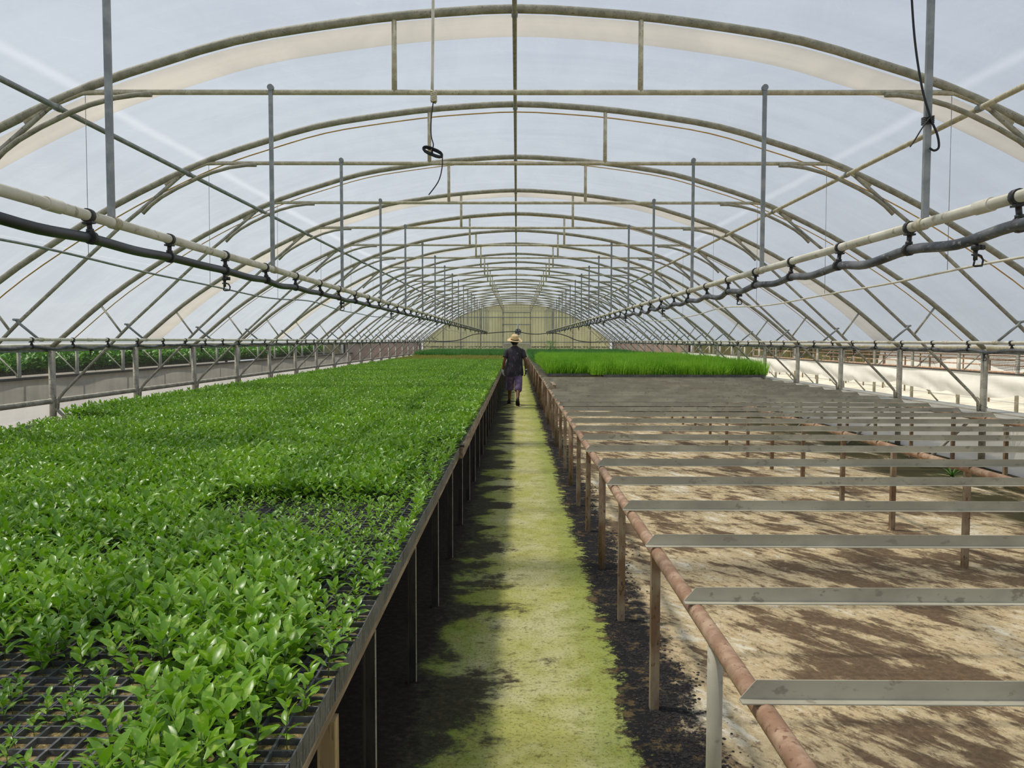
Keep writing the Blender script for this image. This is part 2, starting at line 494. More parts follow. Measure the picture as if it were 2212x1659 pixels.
# ------------------------------------------------------------------ side walls
for s, nm in ((-1, 'left'), (1, 'right')):
    X = 5.87 * s
    # eave rail with rolled film, a setting trim
    m = MB(); m.tube([(X + s * 0.03, y, 1.51 + 0.006 * math.sin(y * 1.3)) for y in np.arange(-3, END_Y, 1.15)], 0.036, 12)
    o = m.build('trim_1' if s < 0 else 'trim_2', MT['bar']); struct(o, f'cream eave rail with rolled-up film along the {"seedling" if s < 0 else "empty bench"} side', 'eave rail')
    m = MB(); m.box((X + s * 0.05, -3, 1.44), (X + s * 0.12, END_Y, 1.56)); o = m.build('trim_3' if s < 0 else 'trim_4', MT['zinc'])
    struct(o, f'grey gutter edge outside the {"seedling" if s < 0 else "empty bench"} side wall', 'gutter')
    # lower rail
    if s < 0:
        o = MB().tube([(X, -3, 0.82), (X, END_Y, 0.82)], 0.034, 10, sx=0.7).build('side_rail', MT['post'])
        tag(o, 'grey lengthwise rail at plant height tying the side posts behind the leafy seedlings', 'rail')
    # plastic skirt wall
    g = []
    for y in np.arange(-3, END_Y, 0.38):
        w = 0.02 * math.sin(y * 2.1) + 0.012 * math.sin(y * 5.7)
        g.append([(X + s * (0.075 + w * q), y, z) for q, z in ((0, 0.0), (0.5, 0.25), (1, 0.5), (0, 0.79 if s < 0 else 0.69))])
    o = MB().sheet(g).build('wall_left' if s < 0 else 'wall_right', MT['skirt'])
    struct(o, f'low white plastic skirt wall along the {"seedling" if s < 0 else "empty bench"} side', 'wall')
# net in the left opening
o = MB().sheet([[(-5.93, y, z) for z in (0.82, 1.0, 1.15, 1.3, 1.43)] for y in np.arange(2.0, 34, 1.1)]).build('insect_net', MT['net'])
tag(o, 'fine pale insect net stretched across the open side behind the leafy seedlings', 'net')
# drooping black net on the right
g = []
for y in np.arange(6, 21, 0.22):
    d = 0.10 + 0.09 * abs(math.sin(y * 1.37)) + 0.05 * math.sin(y * 3.3)
    g.append([(5.99 + 0.03 * math.sin(y * 4 + q * 3), y, 1.47 - d * q) for q in np.linspace(0, 1, 6)])
o = MB().sheet(g).build('shade_net', MT['blacknet'])
tag(o, 'bunched black shade net drooping under the eave on the empty bench side', 'net')

# ------------------------------------------------------------------ gable wall
m = MB(); k = 0
GX = np.arange(-5.87, 5.871, 0.045)
top = [(x, END_Y + 0.05 + 0.012 * math.sin(2 * math.pi * x / 0.18), arch_z(x) + 0.03) for x in GX]
bot = [(p[0], p[1], 0.0) for p in top]
m.sheet([bot, top])
t = NT('corrugated_panel')
p = t.pos((1, 1, 0.25), world=True); n1 = t.noise(p, 2.2, 6)
sx = t.new('ShaderNodeSeparateXYZ'); t.link(t.new('ShaderNodeNewGeometry').outputs['Position'], sx.inputs[0])
col = t.mix(t.ramp(n1, 0.35, 0.7), (218, 210, 160), (196, 188, 138))
band = t.math('LESS_THAN', t.math('ABSOLUTE', t.math('SUBTRACT', sx.outputs[2], 1.18)), 0.05)
n2 = t.noise(t.pos((1, 1, 1), world=True), 9, 3)
col = t.mix(t.math('MULTIPLY', band, t.ramp(n2, 0.42, 0.5)), col, (120, 114, 88))
t.link(col, t.b.inputs['Base Color']); t.b.inputs['Roughness'].default_value = 0.6
tr = t.new('ShaderNodeBsdfTranslucent'); t.link(col, tr.inputs[0]); mx = t.new('ShaderNodeMixShader'); mx.inputs[0].default_value = 0.45
t.link(t.b.outputs[0], mx.inputs[1]); t.link(tr.outputs[0], mx.inputs[2]); t.link(mx.outputs[0], t.out.inputs[0])
o = m.build('wall_back', t.m); struct(o, 'yellowed corrugated gable wall closing the far end of the greenhouse', 'wall')
gf = empty('gable_frame', (0, END_Y, 0)); tag(gf, 'grey steel frame of posts and rails in front of the yellowed gable wall', 'frame')
for x in (-3.5, -2.25, -0.86, 0.86, 2.25, 3.5, 4.6, -4.6):
    MB().box((x - 0.035, -0.06, 0), (x + 0.035, -0.0, arch_z(x) - 0.03)).build('post', MT['post'], gf)
for x0, x1, z in ((-3.9, 3.9, 3.02), (-0.9, 0.9, 3.32), (-0.9, 0.9, 2.58), (-5.3, 5.3, 1.48)):
    MB().box((x0, -0.10, z - 0.025), (x1, -0.06, z + 0.025)).build('rail', MT['zinc'], gf)
MB().tube([(x, -0.09, arch_z(x) - 0.02) for x in np.linspace(-5.8, 5.8, 41)], 0.03, 8).build('gable_arch', MT['arch'], gf)
d = empty('door_1', (0, END_Y - 0.16, 0)); struct(d, 'pale sliding door with a light frame in the middle of the gable wall', 'door')
MT['door'] = mat('door_panel', (196, 192, 158), (176, 170, 136), 3, 0.6)
MT['white'] = mat('white_frame', (222, 220, 206), (200, 198, 182), 5, 0.5)
MB().box((-0.82, 0, 0.02), (0.82, 0.03, 1.36)).build('door_panel', MT['door'], d)
m = MB()
for b in (((-0.86, -0.02, 0), (-0.82, 0.04, 1.42)), ((0.82, -0.02, 0), (0.86, 0.04, 1.42)), ((-0.82, -0.02, 1.36), (0.82, 0.04, 1.42)), ((-0.82, -0.02, 0.68), (0.82, -0.001, 0.72))): m.box(*b)
m.build('door_frame', MT['white'], d)
# grey fan unit hanging at the gable
f = empty('ventilation_fan', (0.08, END_Y - 0.3, 2.0)); tag(f, 'small grey ventilation fan hanging in front of the gable above the door', 'fan')
MB().tube([(0, 0, -0.02), (0, 0, 0.62)], 0.035, 8).build('pole', MT['zinc'], f)
m = MB(); m.tube([(0.0, -0.16, 0.12), (0.0, 0.14, 0.12)], 0.20, 20); m.build('housing', MT['zinc'], f)
m = MB(); m.tube([(0.0, -0.19, 0.12), (0, -0.162, 0.12)], 0.05, 12)
for q in range(4):
    a = q * math.pi / 2 + .3; m.add([(0.03 * math.cos(a), -0.17, 0.12 + 0.03 * math.sin(a)), (0.17 * math.cos(a - .25), -0.165, 0.12 + 0.17 * math.sin(a - .25)), (0.17 * math.cos(a + .3), -0.185, 0.12 + 0.17 * math.sin(a + .3))], [(0, 1, 2)])
m.build('blades', MT['clamp'], f)

# ------------------------------------------------------------------ floor
t = NT('greenhouse_floor')
geo = t.new('ShaderNodeNewGeometry').outputs['Position']
sx = t.new('ShaderNodeSeparateXYZ'); t.link(geo, sx.inputs[0]); X, Y = sx.outputs[0], sx.outputs[1]
nb = t.noise(t.pos((1, 1, 1), world=True), 1.7, 8, 0.7)
nf = t.noise(t.pos((1, 1, 1), world=True), 26, 6, 0.75)
nxf = t.noise(t.pos((1, 1, 1), world=True), 160, 3, 0.7)
nm = t.noise(t.pos((1, 1, 1), world=True), 7, 6, 0.7)
Xn = t.math('ADD', X, t.math('MULTIPLY', t.math('SUBTRACT', nb, 0.5), 0.30))
Xn = t.math('ADD', Xn, t.math('MULTIPLY', t.math('SUBTRACT', nm, 0.5), 0.46))
Xn = t.math('ADD', Xn, t.math('MULTIPLY', t.math('SUBTRACT', nf, 0.5), 0.22))
# mossy path: yellow-green film of algae with bare paler spots
moss = t.mix(t.ramp(nb, 0.4, 0.62), (184, 182, 100), (206, 200, 146))
moss = t.mix(t.math('MULTIPLY', t.ramp(t.math('ADD', Xn, t.math('MULTIPLY', nf, 0.15)), 0.05, -0.35), 0.9), moss, (124, 146, 44))
edge = t.math('MULTIPLY', t.ramp(Xn, 0.20, 0.42), 0.75)
moss = t.mix(edge, moss, (146, 160, 68))
moss = t.mix(t.math('MULTIPLY', t.ramp(nm, 0.5, 0.62), 0.4), moss, (150, 146, 66))
moss = t.mix(t.math('MULTIPLY', t.ramp(t.noise(t.pos((1, 1, 1), world=True), 60, 6, 0.85), 0.51, 0.62), 0.8), moss, (84, 84, 36))
moss = t.mix(t.math('MULTIPLY', t.ramp(t.noise(t.pos((1, 1.4, 1), world=True), 13, 8, 0.8, 0.3), 0.55, 0.64), 0.75), moss, (96, 94, 46))
moss = t.mix(t.math('MULTIPLY', t.ramp(nxf, 0.58, 0.68), 0.6), moss, (214, 206, 160))
# dark wet soil in the path, with bench shade painted in towards the left
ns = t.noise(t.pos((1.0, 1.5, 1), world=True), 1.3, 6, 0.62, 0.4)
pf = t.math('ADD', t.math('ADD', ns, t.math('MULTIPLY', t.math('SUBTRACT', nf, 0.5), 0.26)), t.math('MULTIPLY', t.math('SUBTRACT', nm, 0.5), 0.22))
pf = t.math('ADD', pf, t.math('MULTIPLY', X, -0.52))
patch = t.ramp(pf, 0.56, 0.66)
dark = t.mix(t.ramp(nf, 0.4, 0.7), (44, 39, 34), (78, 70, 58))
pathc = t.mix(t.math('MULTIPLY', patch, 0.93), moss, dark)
# sandy floor under the open bench with brown mould streaks running obliquely down its length
ang = math.radians(-20)
q1 = t.noise(t.rpos(ang, (1.0, 0.38, 1)), 2.1, 9, 0.68, 0.35)
q2 = t.noise(t.rpos(math.radians(-32), (1.0, 0.33, 1)), 6.5, 8, 0.72, 0.3)
q3 = t.noise(t.pos((1, 1, 1), world=True), 0.8, 4, 0.6)
stf = t.math('ADD', t.math('ADD', t.math('MULTIPLY', q1, 0.36), t.math('MULTIPLY', q2, 0.44)), t.math('MULTIPLY', q3, 0.20))
st = t.ramp(stf, 0.485, 0.535)
sand = t.mix(t.ramp(nf, 0.35, 0.7), (220, 200, 158), (190, 166, 124))
sand = t.mix(t.ramp(stf, 0.47, 0.41), sand, (236, 226, 200))
stain = t.mix(t.ramp(nf, 0.4, 0.62), (90, 72, 54), (122, 100, 76))
sandc = t.mix(t.math('MULTIPLY', st, 0.94), sand, stain)
sandc = t.mix(t.math('MULTIPLY', t.ramp(t.noise(t.rpos(ang, (1, .6, 1)), 22, 6, 0.8), 0.54, 0.60), 0.7), sandc, (112, 90, 64))
sandc = t.mix(t.math('MULTIPLY', t.ramp(nxf, 0.58, 0.66), 0.4), sandc, (110, 92, 66))
wet = t.math('MULTIPLY', t.ramp(t.math('ADD', X, nb), 4.6, 5.2), t.ramp(q1, 0.35, 0.5))
sandc = t.mix(wet, sandc, (70, 66, 40))
# black crumbly strip beside the right rail
crumb = t.mix(t.ramp(nm, 0.52, 0.62), (32, 31, 32), (104, 88, 58))
crumb = t.mix(t.ramp(nf, 0.5, 0.7), crumb, (48, 46, 44))
c = t.mix(t.ramp(Xn, 0.44, 0.50), pathc, crumb)
c = t.mix(t.ramp(Xn, 0.70, 0.86), c, sandc)
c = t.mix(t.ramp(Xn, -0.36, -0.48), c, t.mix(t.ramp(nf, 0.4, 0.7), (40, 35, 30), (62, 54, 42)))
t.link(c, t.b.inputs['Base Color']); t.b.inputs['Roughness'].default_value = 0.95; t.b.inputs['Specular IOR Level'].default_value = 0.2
h = t.math('ADD', t.math('MULTIPLY', nf, 0.7), t.math('MULTIPLY', nxf, 0.3))
t.bump(h, 0.7, 0.02)
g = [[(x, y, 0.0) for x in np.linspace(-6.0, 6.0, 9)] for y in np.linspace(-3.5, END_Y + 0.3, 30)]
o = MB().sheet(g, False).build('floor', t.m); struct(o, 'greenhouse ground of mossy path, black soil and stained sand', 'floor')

# loose black soil crumbs along the rusty bench legs
def crumb_t(seed):
    r = random.Random(seed); m = MB(); vs = []
    for i in range(3):
        for j in range(6):
            a = j * math.pi / 3; q = (1.0, 0.9, 0.35)[i] * (0.7 + 0.5 * r.random()); vs.append((q * math.cos(a), q * math.sin(a), (0, 0.45, 0.85)[i] * (0.8 + .4 * r.random())))
    vs.append((0, 0, 1.0))
    fs = [(i * 6 + j, i * 6 + (j + 1) % 6, (i + 1) * 6 + (j + 1) % 6, (i + 1) * 6 + j) for i in range(2) for j in range(6)] + [(12 + j, 12 + (j + 1) % 6, 18) for j in range(6)]
    m.add(vs, fs, False); return m
N = 26000
yy = 1.6 + 20 * rng.random(N) ** 1.6
xx = 0.615 + 0.085 * rng.standard_normal(N) + 0.07 * np.sin(yy * 2.3) + 0.05 * np.sin(yy * 5.1)
keep = (xx > 0.50) & (xx < 1.0); xx, yy = xx[keep], yy[keep]; N = len(xx)
sc_ = 0.002 + 0.0085 * rng.random(N) ** 2.5
o = scatter('soil_crumbs', [crumb_t(i) for i in range(4)], [mat('black_crumb', (34, 32, 32), (60, 54, 48), 40, 0.9)],
            np.c_[xx, yy, np.full(N, -0.001)], np.c_[np.zeros(N), np.zeros(N), rng.random(N) * 6.28], np.c_[sc_, sc_, sc_ * 0.8], rng.integers(0, 4, N))
tag(o, 'loose black soil crumbs strewn along the foot of the rusty bench legs', 'soil', kind='stuff')

# ------------------------------------------------------------------ irrigation lines
def clamp_mesh(drop, rp, rh):
    m = MB()
    m.tube([(0, -0.014, 0), (0, 0.014, 0)], rp + 0.006, 14)
    m.tube([(0, 0, -rp), (0, 0, -rp - 0.012), (0, 0, -rp - 0.013), (0, 0, -drop + rh + 0.014), (0, 0, -drop + rh + 0.013), (0, 0, -drop + rh)], [0.017, 0.017, 0.0105, 0.0105, 0.015, 0.015], 10)
    m.box((-0.02, -0.016, -rp - 0.012), (0.02, 0.016, -rp - 0.004))
    m.tube([(0, -0.013, -drop), (0, 0.013, -drop)], rh + 0.006, 14)
    return m.mesh('clamp', MT['clamp'])


def sprinkler_mesh():
    m = MB()
    m.tube([(0, 0, 0), (0, 0, -0.016)], 0.009, 8)
    m.tube([(0, 0, -0.014), (0, 0, -0.018), (0, 0, -0.032), (0, 0, -0.038)], [0.010, 0.016, 0.016, 0.008], 10)
    m.tube([(0.012, 0, -0.024), (0.032, 0, -0.024)], 0.010, 8)
    m.tube([(0, 0, -0.038), (0, 0, -0.072)], 0.008, 8)
    m.tube([(-0.014, 0, -0.052), (0.014, 0, -0.052)], 0.004, 6)
    m.tube([(0.004, 0, -0.05), (0.022, 0, -0.056), (0.030, 0, -0.072), (0.026, 0, -0.092), (0.0, 0, -0.094), (-0.006, 0, -0.092), (-0.002, 0, -0.07)], 0.0042, 6)
    return m.mesh('sprinkler', MT['clamp'])


SPR = sprinkler_mesh()


def irrigation(x, z, rp, rh, drop, yc, step, ysp, spst, hm, sag, label, wig):
    a = empty('irrigation_line', (x, 0, z)); tag(a, label, 'irrigation pipe', 'overhead irrigation lines')
    y1 = 48.0
    MB().tube([(0, -1.5, 0), (0, y1, 0)], rp, 14).build('support_pipe', MT['pvc'], a)
    cy = np.arange(yc, y1, step); cy = np.concatenate([[yc - step * k for k in range(3, 0, -1) if yc - step * k > -1.4], cy])
    cm = clamp_mesh(drop, rp, rh)
    for y in cy:
        o = bpy.data.objects.new('clamp', cm); COL.objects.link(o); o.parent = a; o.location = (0, y, 0); o.rotation_euler = (0, random.uniform(-.14, .14), 0)
    # hose: sags between clamps
    pts = []
    for i in range(len(cy) - 1):
        s_ = sag * random.uniform(0.2, 1.0); sw = random.uniform(-1, 1) * wig
        pts.append((0, cy[i], -drop)); pts.append((sw, cy[i] + step * 0.5, -drop - s_))
    pts.append((0, y1, -drop)); pts = smooth(pts, 4)
    MB().tube(pts, rh, 12).build('hose', hm, a)
    for y in np.arange(ysp, y1, spst):
        o = bpy.data.objects.new('sprinkler', SPR); COL.objects.link(o); o.parent = a; o.location = (0, y, -drop - rh - 0.002); o.rotation_euler = (0, 0, random.uniform(-.4, .4))
    for y in ARCH_YS:
        if y < y1:
            MB().tube([(0, y - 0.03, 0), (0, y + 0.02, 0)], rp + 0.005, 14).build('pipe_ring', MT['bar'], a)
    for y in np.arange(3.05, y1, 6.0):
        MB().tube([(0, y - 0.05, 0), (0, y - 0.049, 0), (0, y + 0.05, 0)], rp + 0.004, 14).build('coupling', MT['pvc'], a)
    return a


irrigation(-1.70, 2.09, 0.0215, 0.021, 0.088, 3.30, 0.77, 4.83, 3.2, MT['hose'], 0.016, 'overhead cream pipe with glossy black hose hanging above the leafy seedlings', 0.02)
irrigation(1.70, 2.09, 0.0215, 0.021, 0.095, 3.62, 0.77, 3.10, 3.3, MT['hosedust'], 0.035, 'overhead cream pipe with dusty grey hose hanging above the empty bench', 0.03)
irrigation(-4.67, 1.597, 0.016, 0.016, 0.070, 7.95, 0.74, 9.05, 3.2, MT['hosedust'], 0.03, 'eye-level cream pipe and hose beside the side wall behind the leafy seedlings', 0.02)
irrigation(4.67, 1.585, 0.016, 0.016, 0.070, 7.85, 0.74, 8.3, 3.2, MT['hosedust'], 0.03, 'eye-level cream pipe and hose beside the side wall behind the empty bench', 0.02)

# black feed hose linking the four lines at the far end
o = MB().tube(smooth([(-4.67, 48.0, 1.53), (-4.0, 48.1, 1.53), (-3.3, 48.1, 1.62), (-2.5, 48.1, 1.93), (-1.7, 48.02, 2.0), (-1.0, 48.1, 2.06), (0.0, 48.1, 2.10), (0.6, 48.1, 1.99), (1.2, 48.1, 1.96), (1.7, 48.02, 2.0), (2.3, 48.1, 2.0), (2.9, 48.1, 1.85), (3.5, 48.1, 1.60), (4.2, 48.1, 1.50), (4.67, 48.0, 1.515)]), 0.024, 8).build('feed_hose', MT['hose'])
tag(o, 'black feed hose looping across the house in front of the gable', 'hose')

# thin sagging steel lines with their hanging wires
for s in (-1, 1):
    pts = []
    for y in np.arange(1.5, 50, 0.575):
        pts.append((s * (3.0 + 0.02 * math.sin(y)), y, (2.17 if s < 0 else 2.09) - 0.05 * math.sin(y / 2.3 * math.pi / 3 + 0.6) ** 2 - 0.0035 * max(0, y - 6) + 0.012 * math.sin(y * 1.7)))
    m = MB(); m.tube(smooth(pts, 2), 0.0085, 6)
    w = m.build('wire_line', MT['zinc'] if s < 0 else MT['pvc'])
    tag(w, 'thin %s tube sagging lengthwise on wires %s' % (('grey', 'above the leafy seedlings') if s < 0 else ('cream', 'above the empty bench')), 'wire')
    for y in ARCH_YS[2:]:
        zz = [p[2] for p in pts if abs(p[1] - y) < 0.6] or [2.1]
        MB().tube([(s * 2.99, y - 0.01, 3.29), (s * 3.0, y, zz[0] + 0.005)], 0.0022, 4).build('hanging_wire', MT['zinc'], w)

# cable with knot and coil
A = ARCH_YS[2]
cx = -0.352
c = empty('hanging_cable', (cx, A, 3.82)); tag(c, 'cream cable hanging from the roof with a knot and a coiled black cord', 'cable')
MB().tube(smooth([(-0.0, 0, 0.03), (0.004, 0, -0.3), (0.002, 0, -0.7), (-0.004, 0, -1.18)]), 0.0065, 8).build('cable', MT['pvc'], c)
m = MB(); pts = []
for q in range(60):
    a = q * 0.9; pts.append((0.011 * math.cos(a) + .002, 0.011 * math.sin(a), -1.18 - 0.045 * q / 60 + 0.004 * math.sin(a * 2.3)))
m.tube(pts, 0.0045, 6); m.build('knot', MT['bar'], c)
MB().tube(smooth([(0.002, 0, -1.215), (-0.008, 0, -1.29), (-0.009, 0, -1.36), (0.0, 0, -1.40), (-0.004, 0, -1.42)]), 0.0028, 6).build('cord', MT['black'], c)
m = MB(); pts = []
for q in range(140):
    a = q * 2 * math.pi / 14; w_ = 1.0 - 0.10 * (q // 14 % 4); e = Vector(((0.026 + 0.018 * w_) * math.copysign(abs(math.cos(a)) ** .6, math.cos(a)), 0, 0.0145 * w_ * w_ * math.sin(a)))
    rr = Matrix.Rotation(math.radians(22), 3, 'Y') @ e; pts.append((rr.x - 0.002, rr.y + 0.0021 * (q // 14) - 0.012, rr.z - 1.432))
m.tube(pts, 0.0028, 5)
m.tube([(-0.006, -0.02, -1.425), (-0.004, -0.02, -1.44), (-0.004, 0.018, -1.44), (-0.006, 0.018, -1.425)], 0.003, 5, closed=True)
m.build('coil', MT['black'], c)
MB().tube(smooth([(0.038, 0, -1.447), (0.036, 0, -1.50), (0.020, 0, -1.555), (-0.020, 0, -1.61)]), 0.0026, 6).build('cord_end', MT['black'], c)
# cable tied to the right hanger
c = empty('tied_cable', (1.70, A - 0.05, 2.5)); tag(c, 'black cable tied round the nearest grey hanger bar, loop and loose end dangling', 'cable')
MB().tube(smooth([(-0.10, 0, 0.62), (-0.075, 0, 0.35), (-0.04, 0, 0.15), (0.0, 0, 0.02), (0.03, 0, -0.05), (0.038, 0, -0.10), (0.02, 0, -0.115), (0.0, 0, -0.105)]), 0.0048, 8).build('cable', MT['black'], c)
MB().tube(smooth([(0.0, 0, 0.02), (-0.03, 0, -0.02), (-0.06, 0, -0.07), (-0.08, 0, -0.10)]), 0.003, 6).build('loose_end', MT['black'], c)
m = MB()
for q in range(4):
    z = -0.004 + 0.008 * q
    m.tube([(-0.018, 0.008, z), (0.018, 0.008, z + .006), (0.018, 0.038, z), (-0.018, 0.038, z + .004)], 0.0042, 6, closed=True)
m.build('wrapping', MT['clamp'], c)

# ------------------------------------------------------------------ open bench (right)
BX0, BXM, BX1 = 0.60, 3.18, 5.42
b = empty('open_bench', (0, 0, 0)); tag(b, 'long bench of rusty rails and legs without trays beside the mossy path', 'bench', 'staging benches')
RZ = 0.70
for x in (BX0, BXM, BX1):
    MB().tube([(x + 0.003 * math.sin(y * 1.1), y, RZ + 0.003 * math.sin(y * 0.8 + x)) for y in np.arange(0.3, 49.5, 1.1)], 0.027, 12).build('rail', MT['rust'], b)
legy = [1.335 + 1.105 * k for k in range(44)]
for i, x in enumerate((BX0, BXM, BX1)):
    for k, y in enumerate(legy):
        if i > 0 and k > 24: continue
        yy_ = y + (0.02 * math.sin(k * 2.7)) + (0 if i == 0 else 0.08)
        mt = MT['angle'] if (i == 0 and k == 1) else MT['rustpost']
        if k % 3 == 1 and i == 0:
            m = MB().tube([(x, yy_, 0), (x, yy_, RZ - 0.02)], 0.024, 12)
        else:
            m = MB().box((x - 0.018, yy_ - 0.02, 0), (x + 0.02, yy_ + 0.02, RZ - 0.01))
        m.build('leg', mt, b)
# galvanised angle cross bars: upright flange with a cut corner and a lying flange
cbz = RZ + 0.028
cby = [1.22 + 0.755 * k for k in range(-1, 26)] + [20.9 + 0.755 * k for k in range(0, 30)]
cb = None
for k, y in enumerate(cby):
    L0, L1 = BX0 - 0.045, BX1 + 0.10
    m = MB()
    m.add([(L0, 0, cbz), (L0 + 0.04, 0, cbz + 0.047), (L1 - 0.04, 0, cbz + 0.047), (L1, 0, cbz), (L0, 0.003, cbz), (L0 + 0.04, 0.003, cbz + 0.047), (L1 - 0.04, 0.003, cbz + 0.047), (L1, 0.003, cbz)],
          [(0, 3, 2, 1), (4, 5, 6, 7), (1, 2, 6, 5), (0, 1, 5, 4), (3, 7, 6, 2)])
    m.box((L0, -0.027, cbz - 0.003), (L1, 0.003, cbz))
    if cb is None: cb = m.build('cross_bar', MT['angle'], b)
    o = cb if k == 0 else inst(cb, b)
    o.location = (random.uniform(-0.012, 0.012), y, random.uniform(0, 0.002)); o.rotation_euler = (0, 0, math.radians(random.uniform(-0.25, 0.25)))
# loose short wooden block on the rail
o = MB().box((0.62, 14.2, cbz + 0.05), (0.68, 15.3, cbz + 0.11)).build('wooden_batten', MT['wood']); tag(o, 'short brown wooden batten lying on the bench edge beside the path', 'batten')
# ledge board at wall side
o = MB().box((5.54, 6.5, 0.700), (5.825, 19, 0.720)).build('ledge_board', MT['angle']); tag(o, 'narrow pale ledge board between the empty bench and the side posts', 'board')

o = MB().box((5.985, 4.0, 0.690), (6.27, 30, 0.712)).build('ledge_board', MT['angle']); tag(o, 'broad beige ledge board outside the side posts beyond the empty bench', 'board')
# grass tuft by the nearest legs
def blade_pts(r, L, lean, az, w, droop=0.5, seg=5):
    rows = []
    for i in range(seg + 1):
        q = i / seg
        out = L * (math.sin(lean) * q + droop * q * q * math.sin(lean) * 0.6); up = L * (math.cos(lean) * q - droop * q * q * 0.45)
        ww = w * (1 - q ** 2.2) * (0.6 + 0.4 * min(1, q * 3)) + 0.0002
        c_, s_ = math.cos(az), math.sin(az)
        rows.append([(out * c_ - s_ * ww, out * s_ + c_ * ww, up), (out * c_ + s_ * ww, out * s_ - c_ * ww, up)])
    return rows
for tx, ty, nn, sc_, lab in ((0.80, 1.66, 46, 0.20, 'dry grass tuft at the foot of the nearest rusty bench legs'), (5.15, 9.75, 30, 0.22, 'green grass tuft growing by the white skirt wall under the bench'), (5.45, 12.2, 30, 0.25, 'leafy weed clump further along the white skirt wall')):
    m = MB(); r = random.Random(int(tx * 100))
    for i in range(nn): m.sheet(blade_pts(r, sc_ * r.uniform(.5, 1.2), r.uniform(.3, 1.3), r.uniform(0, 6.28), 0.003 if ty < 3 else 0.009, 0.6))
    o = m.build('grass_tuft', mat('tuft_%d' % int(tx * 100), (140, 136, 70) if ty < 3 else (84, 140, 40), (96, 116, 50), 20, 0.7), loc=(tx, ty, 0)); tag(o, lab, 'grass', 'weeds on the ground')

# ------------------------------------------------------------------ tray bench (left)
LX = -0.46
b = empty('tray_bench', (0, 0, 0)); tag(b, 'long bench with weathered edge board carrying the leafy seedling trays', 'bench', 'staging benches')
MB().box((LX - 0.030, 0.4, 0.662), (LX + 0.004, 49.5, 0.7165)).build('edge_board', MT['wood'], b)
for y0, y1, z, lab in ((6.36, 10.4, 0.685, 'nearest raised weathered plank along the tray bench edge, starting at the dark joint plate'), (10.42, 21.0, 0.68, 'long weathered plank along the tray bench edge ending before the walking person'), (21.05, 49.5, 0.68, 'farthest weathered plank along the tray bench edge beyond the walking person')):
    o = MB().box((LX + 0.0235, y0, z), (LX + 0.045, y1, z + 0.085)).build('edge_plank', MT['wood']); tag(o, lab, 'plank', 'raised planks on the bench edge')
for x in (-1.9, -3.3, -4.6):
    MB().box((x - 0.03, 0.4, 0.66), (x + 0.03, 49.5, 0.715)).build('stringer', MT['wood'], b)
MB().box((-4.70, 0.4, 0.7165), (LX - 0.04, 49.5, 0.7205)).build('bench_top', MT['darkleg'], b)
for k in range(-1, 42):
    y = 2.66 + 1.105 * k
    m = MB(); m.box((LX - 0.045, y, 0), (LX - 0.0395, y + 0.04, 0.64)); m.box((LX - 0.0395, y + 0.035, 0), (LX - 0.009, y + 0.04, 0.64)); m.cur = 1; m.box((LX - 0.009, y + 0.034, 0), (LX - 0.005, y + 0.04, 0.64)); m.build('leg', [MT['darkleg'], MT['bar']], b)
MB().box((LX - 0.04, 2.03, 0), (LX + 0.004, 2.08, 0.64)).build('wooden_leg', mat('pine_leg', (160, 134, 90), (190, 164, 114), 8, 0.8, sc=(6, 6, .5), c3=(120, 96, 62)), b)
for x in (-2.4, -4.2):
    for k in range(16):
        y = 1.6 + 1.5 * k; MB().box((x - 0.02, y - .02, 0), (x + 0.02, y + .02, 0.7165)).build('leg', MT['darkleg'], b)
o = MB().prism([(-0.60, 0.782), (-0.40, 0.782), (-0.40, 0.80), (-0.43, 0.80), (-0.58, 0.788)], 6.28, 6.32).build('joint_plate', MT['darkleg']); tag(o, 'small dark metal plate sticking out at the tray bench edge joint', 'plate')

# trays of 12 x 8 cells
TZ = 0.7215; TH = 0.058; CP = 0.05; TWX, TWY = 0.60, 0.40
def tray_mesh():
    m = MB(); w = 0.0055; dp = 0.032
    X_ = [i * CP for i in range(13)]; Y_ = [j * CP for j in range(9)]
    # top webs
    for i, x in enumerate(X_):
        a, c_ = (x, x + w * .6) if i == 0 else ((x - w * .6, x) if i == 12 else (x - w / 2, x + w / 2))
        m.box((a, 0, TH - dp), (c_, TWY, TH))
    for j, y in enumerate(Y_):
        a, c_ = (y, y + w * .6) if j == 0 else ((y - w * .6, y) if j == 8 else (y - w / 2, y + w / 2))
        m.box((0.0, a, TH - dp), (TWX, c_, TH - 0.0004))
    # outer skirt of tabs with slits between them
    for i in range(24):
        for y in (0.0005, TWY - 0.0025): m.box((i * .025 + .0012, y, 0), ((i + 1) * .025 - .0012, y + .002, TH - .004))
    for j in range(16):
        for x in (0.0005, TWX - 0.0025): m.box((x, j * .025 + .0012, 0.0), (x + .002, (j + 1) * .025 - .0012, TH - .004))
    return m.mesh('seedling_tray', MT['tray'])
tray_me = tray_mesh()
m = MB(); m.box((0.004, 0.004, 0.004), (TWX - 0.004, TWY - 0.004, TH - 0.013)); soil_me = m.mesh('soil', MT['soil'])
TX1 = LX + 0.022          # outer edge of the tray rows
tpos = [(TX1 - TWX * (i + 1) - 0.003 * i, 1.563 + 0.403 * j) for j in range(-1, 73) for i in range(7)]
def in_view(x, y, mrg=0.5): return y > 0.8 and x > -(0.63 * y + mrg)
tpos = [p for p in tpos if in_view(p[0] + 0.6, p[1] + .4, 0.0) and p[1] < 31.0]
tpos.sort(key=lambda p: p[0] ** 2 + p[1] ** 2)
proto = None
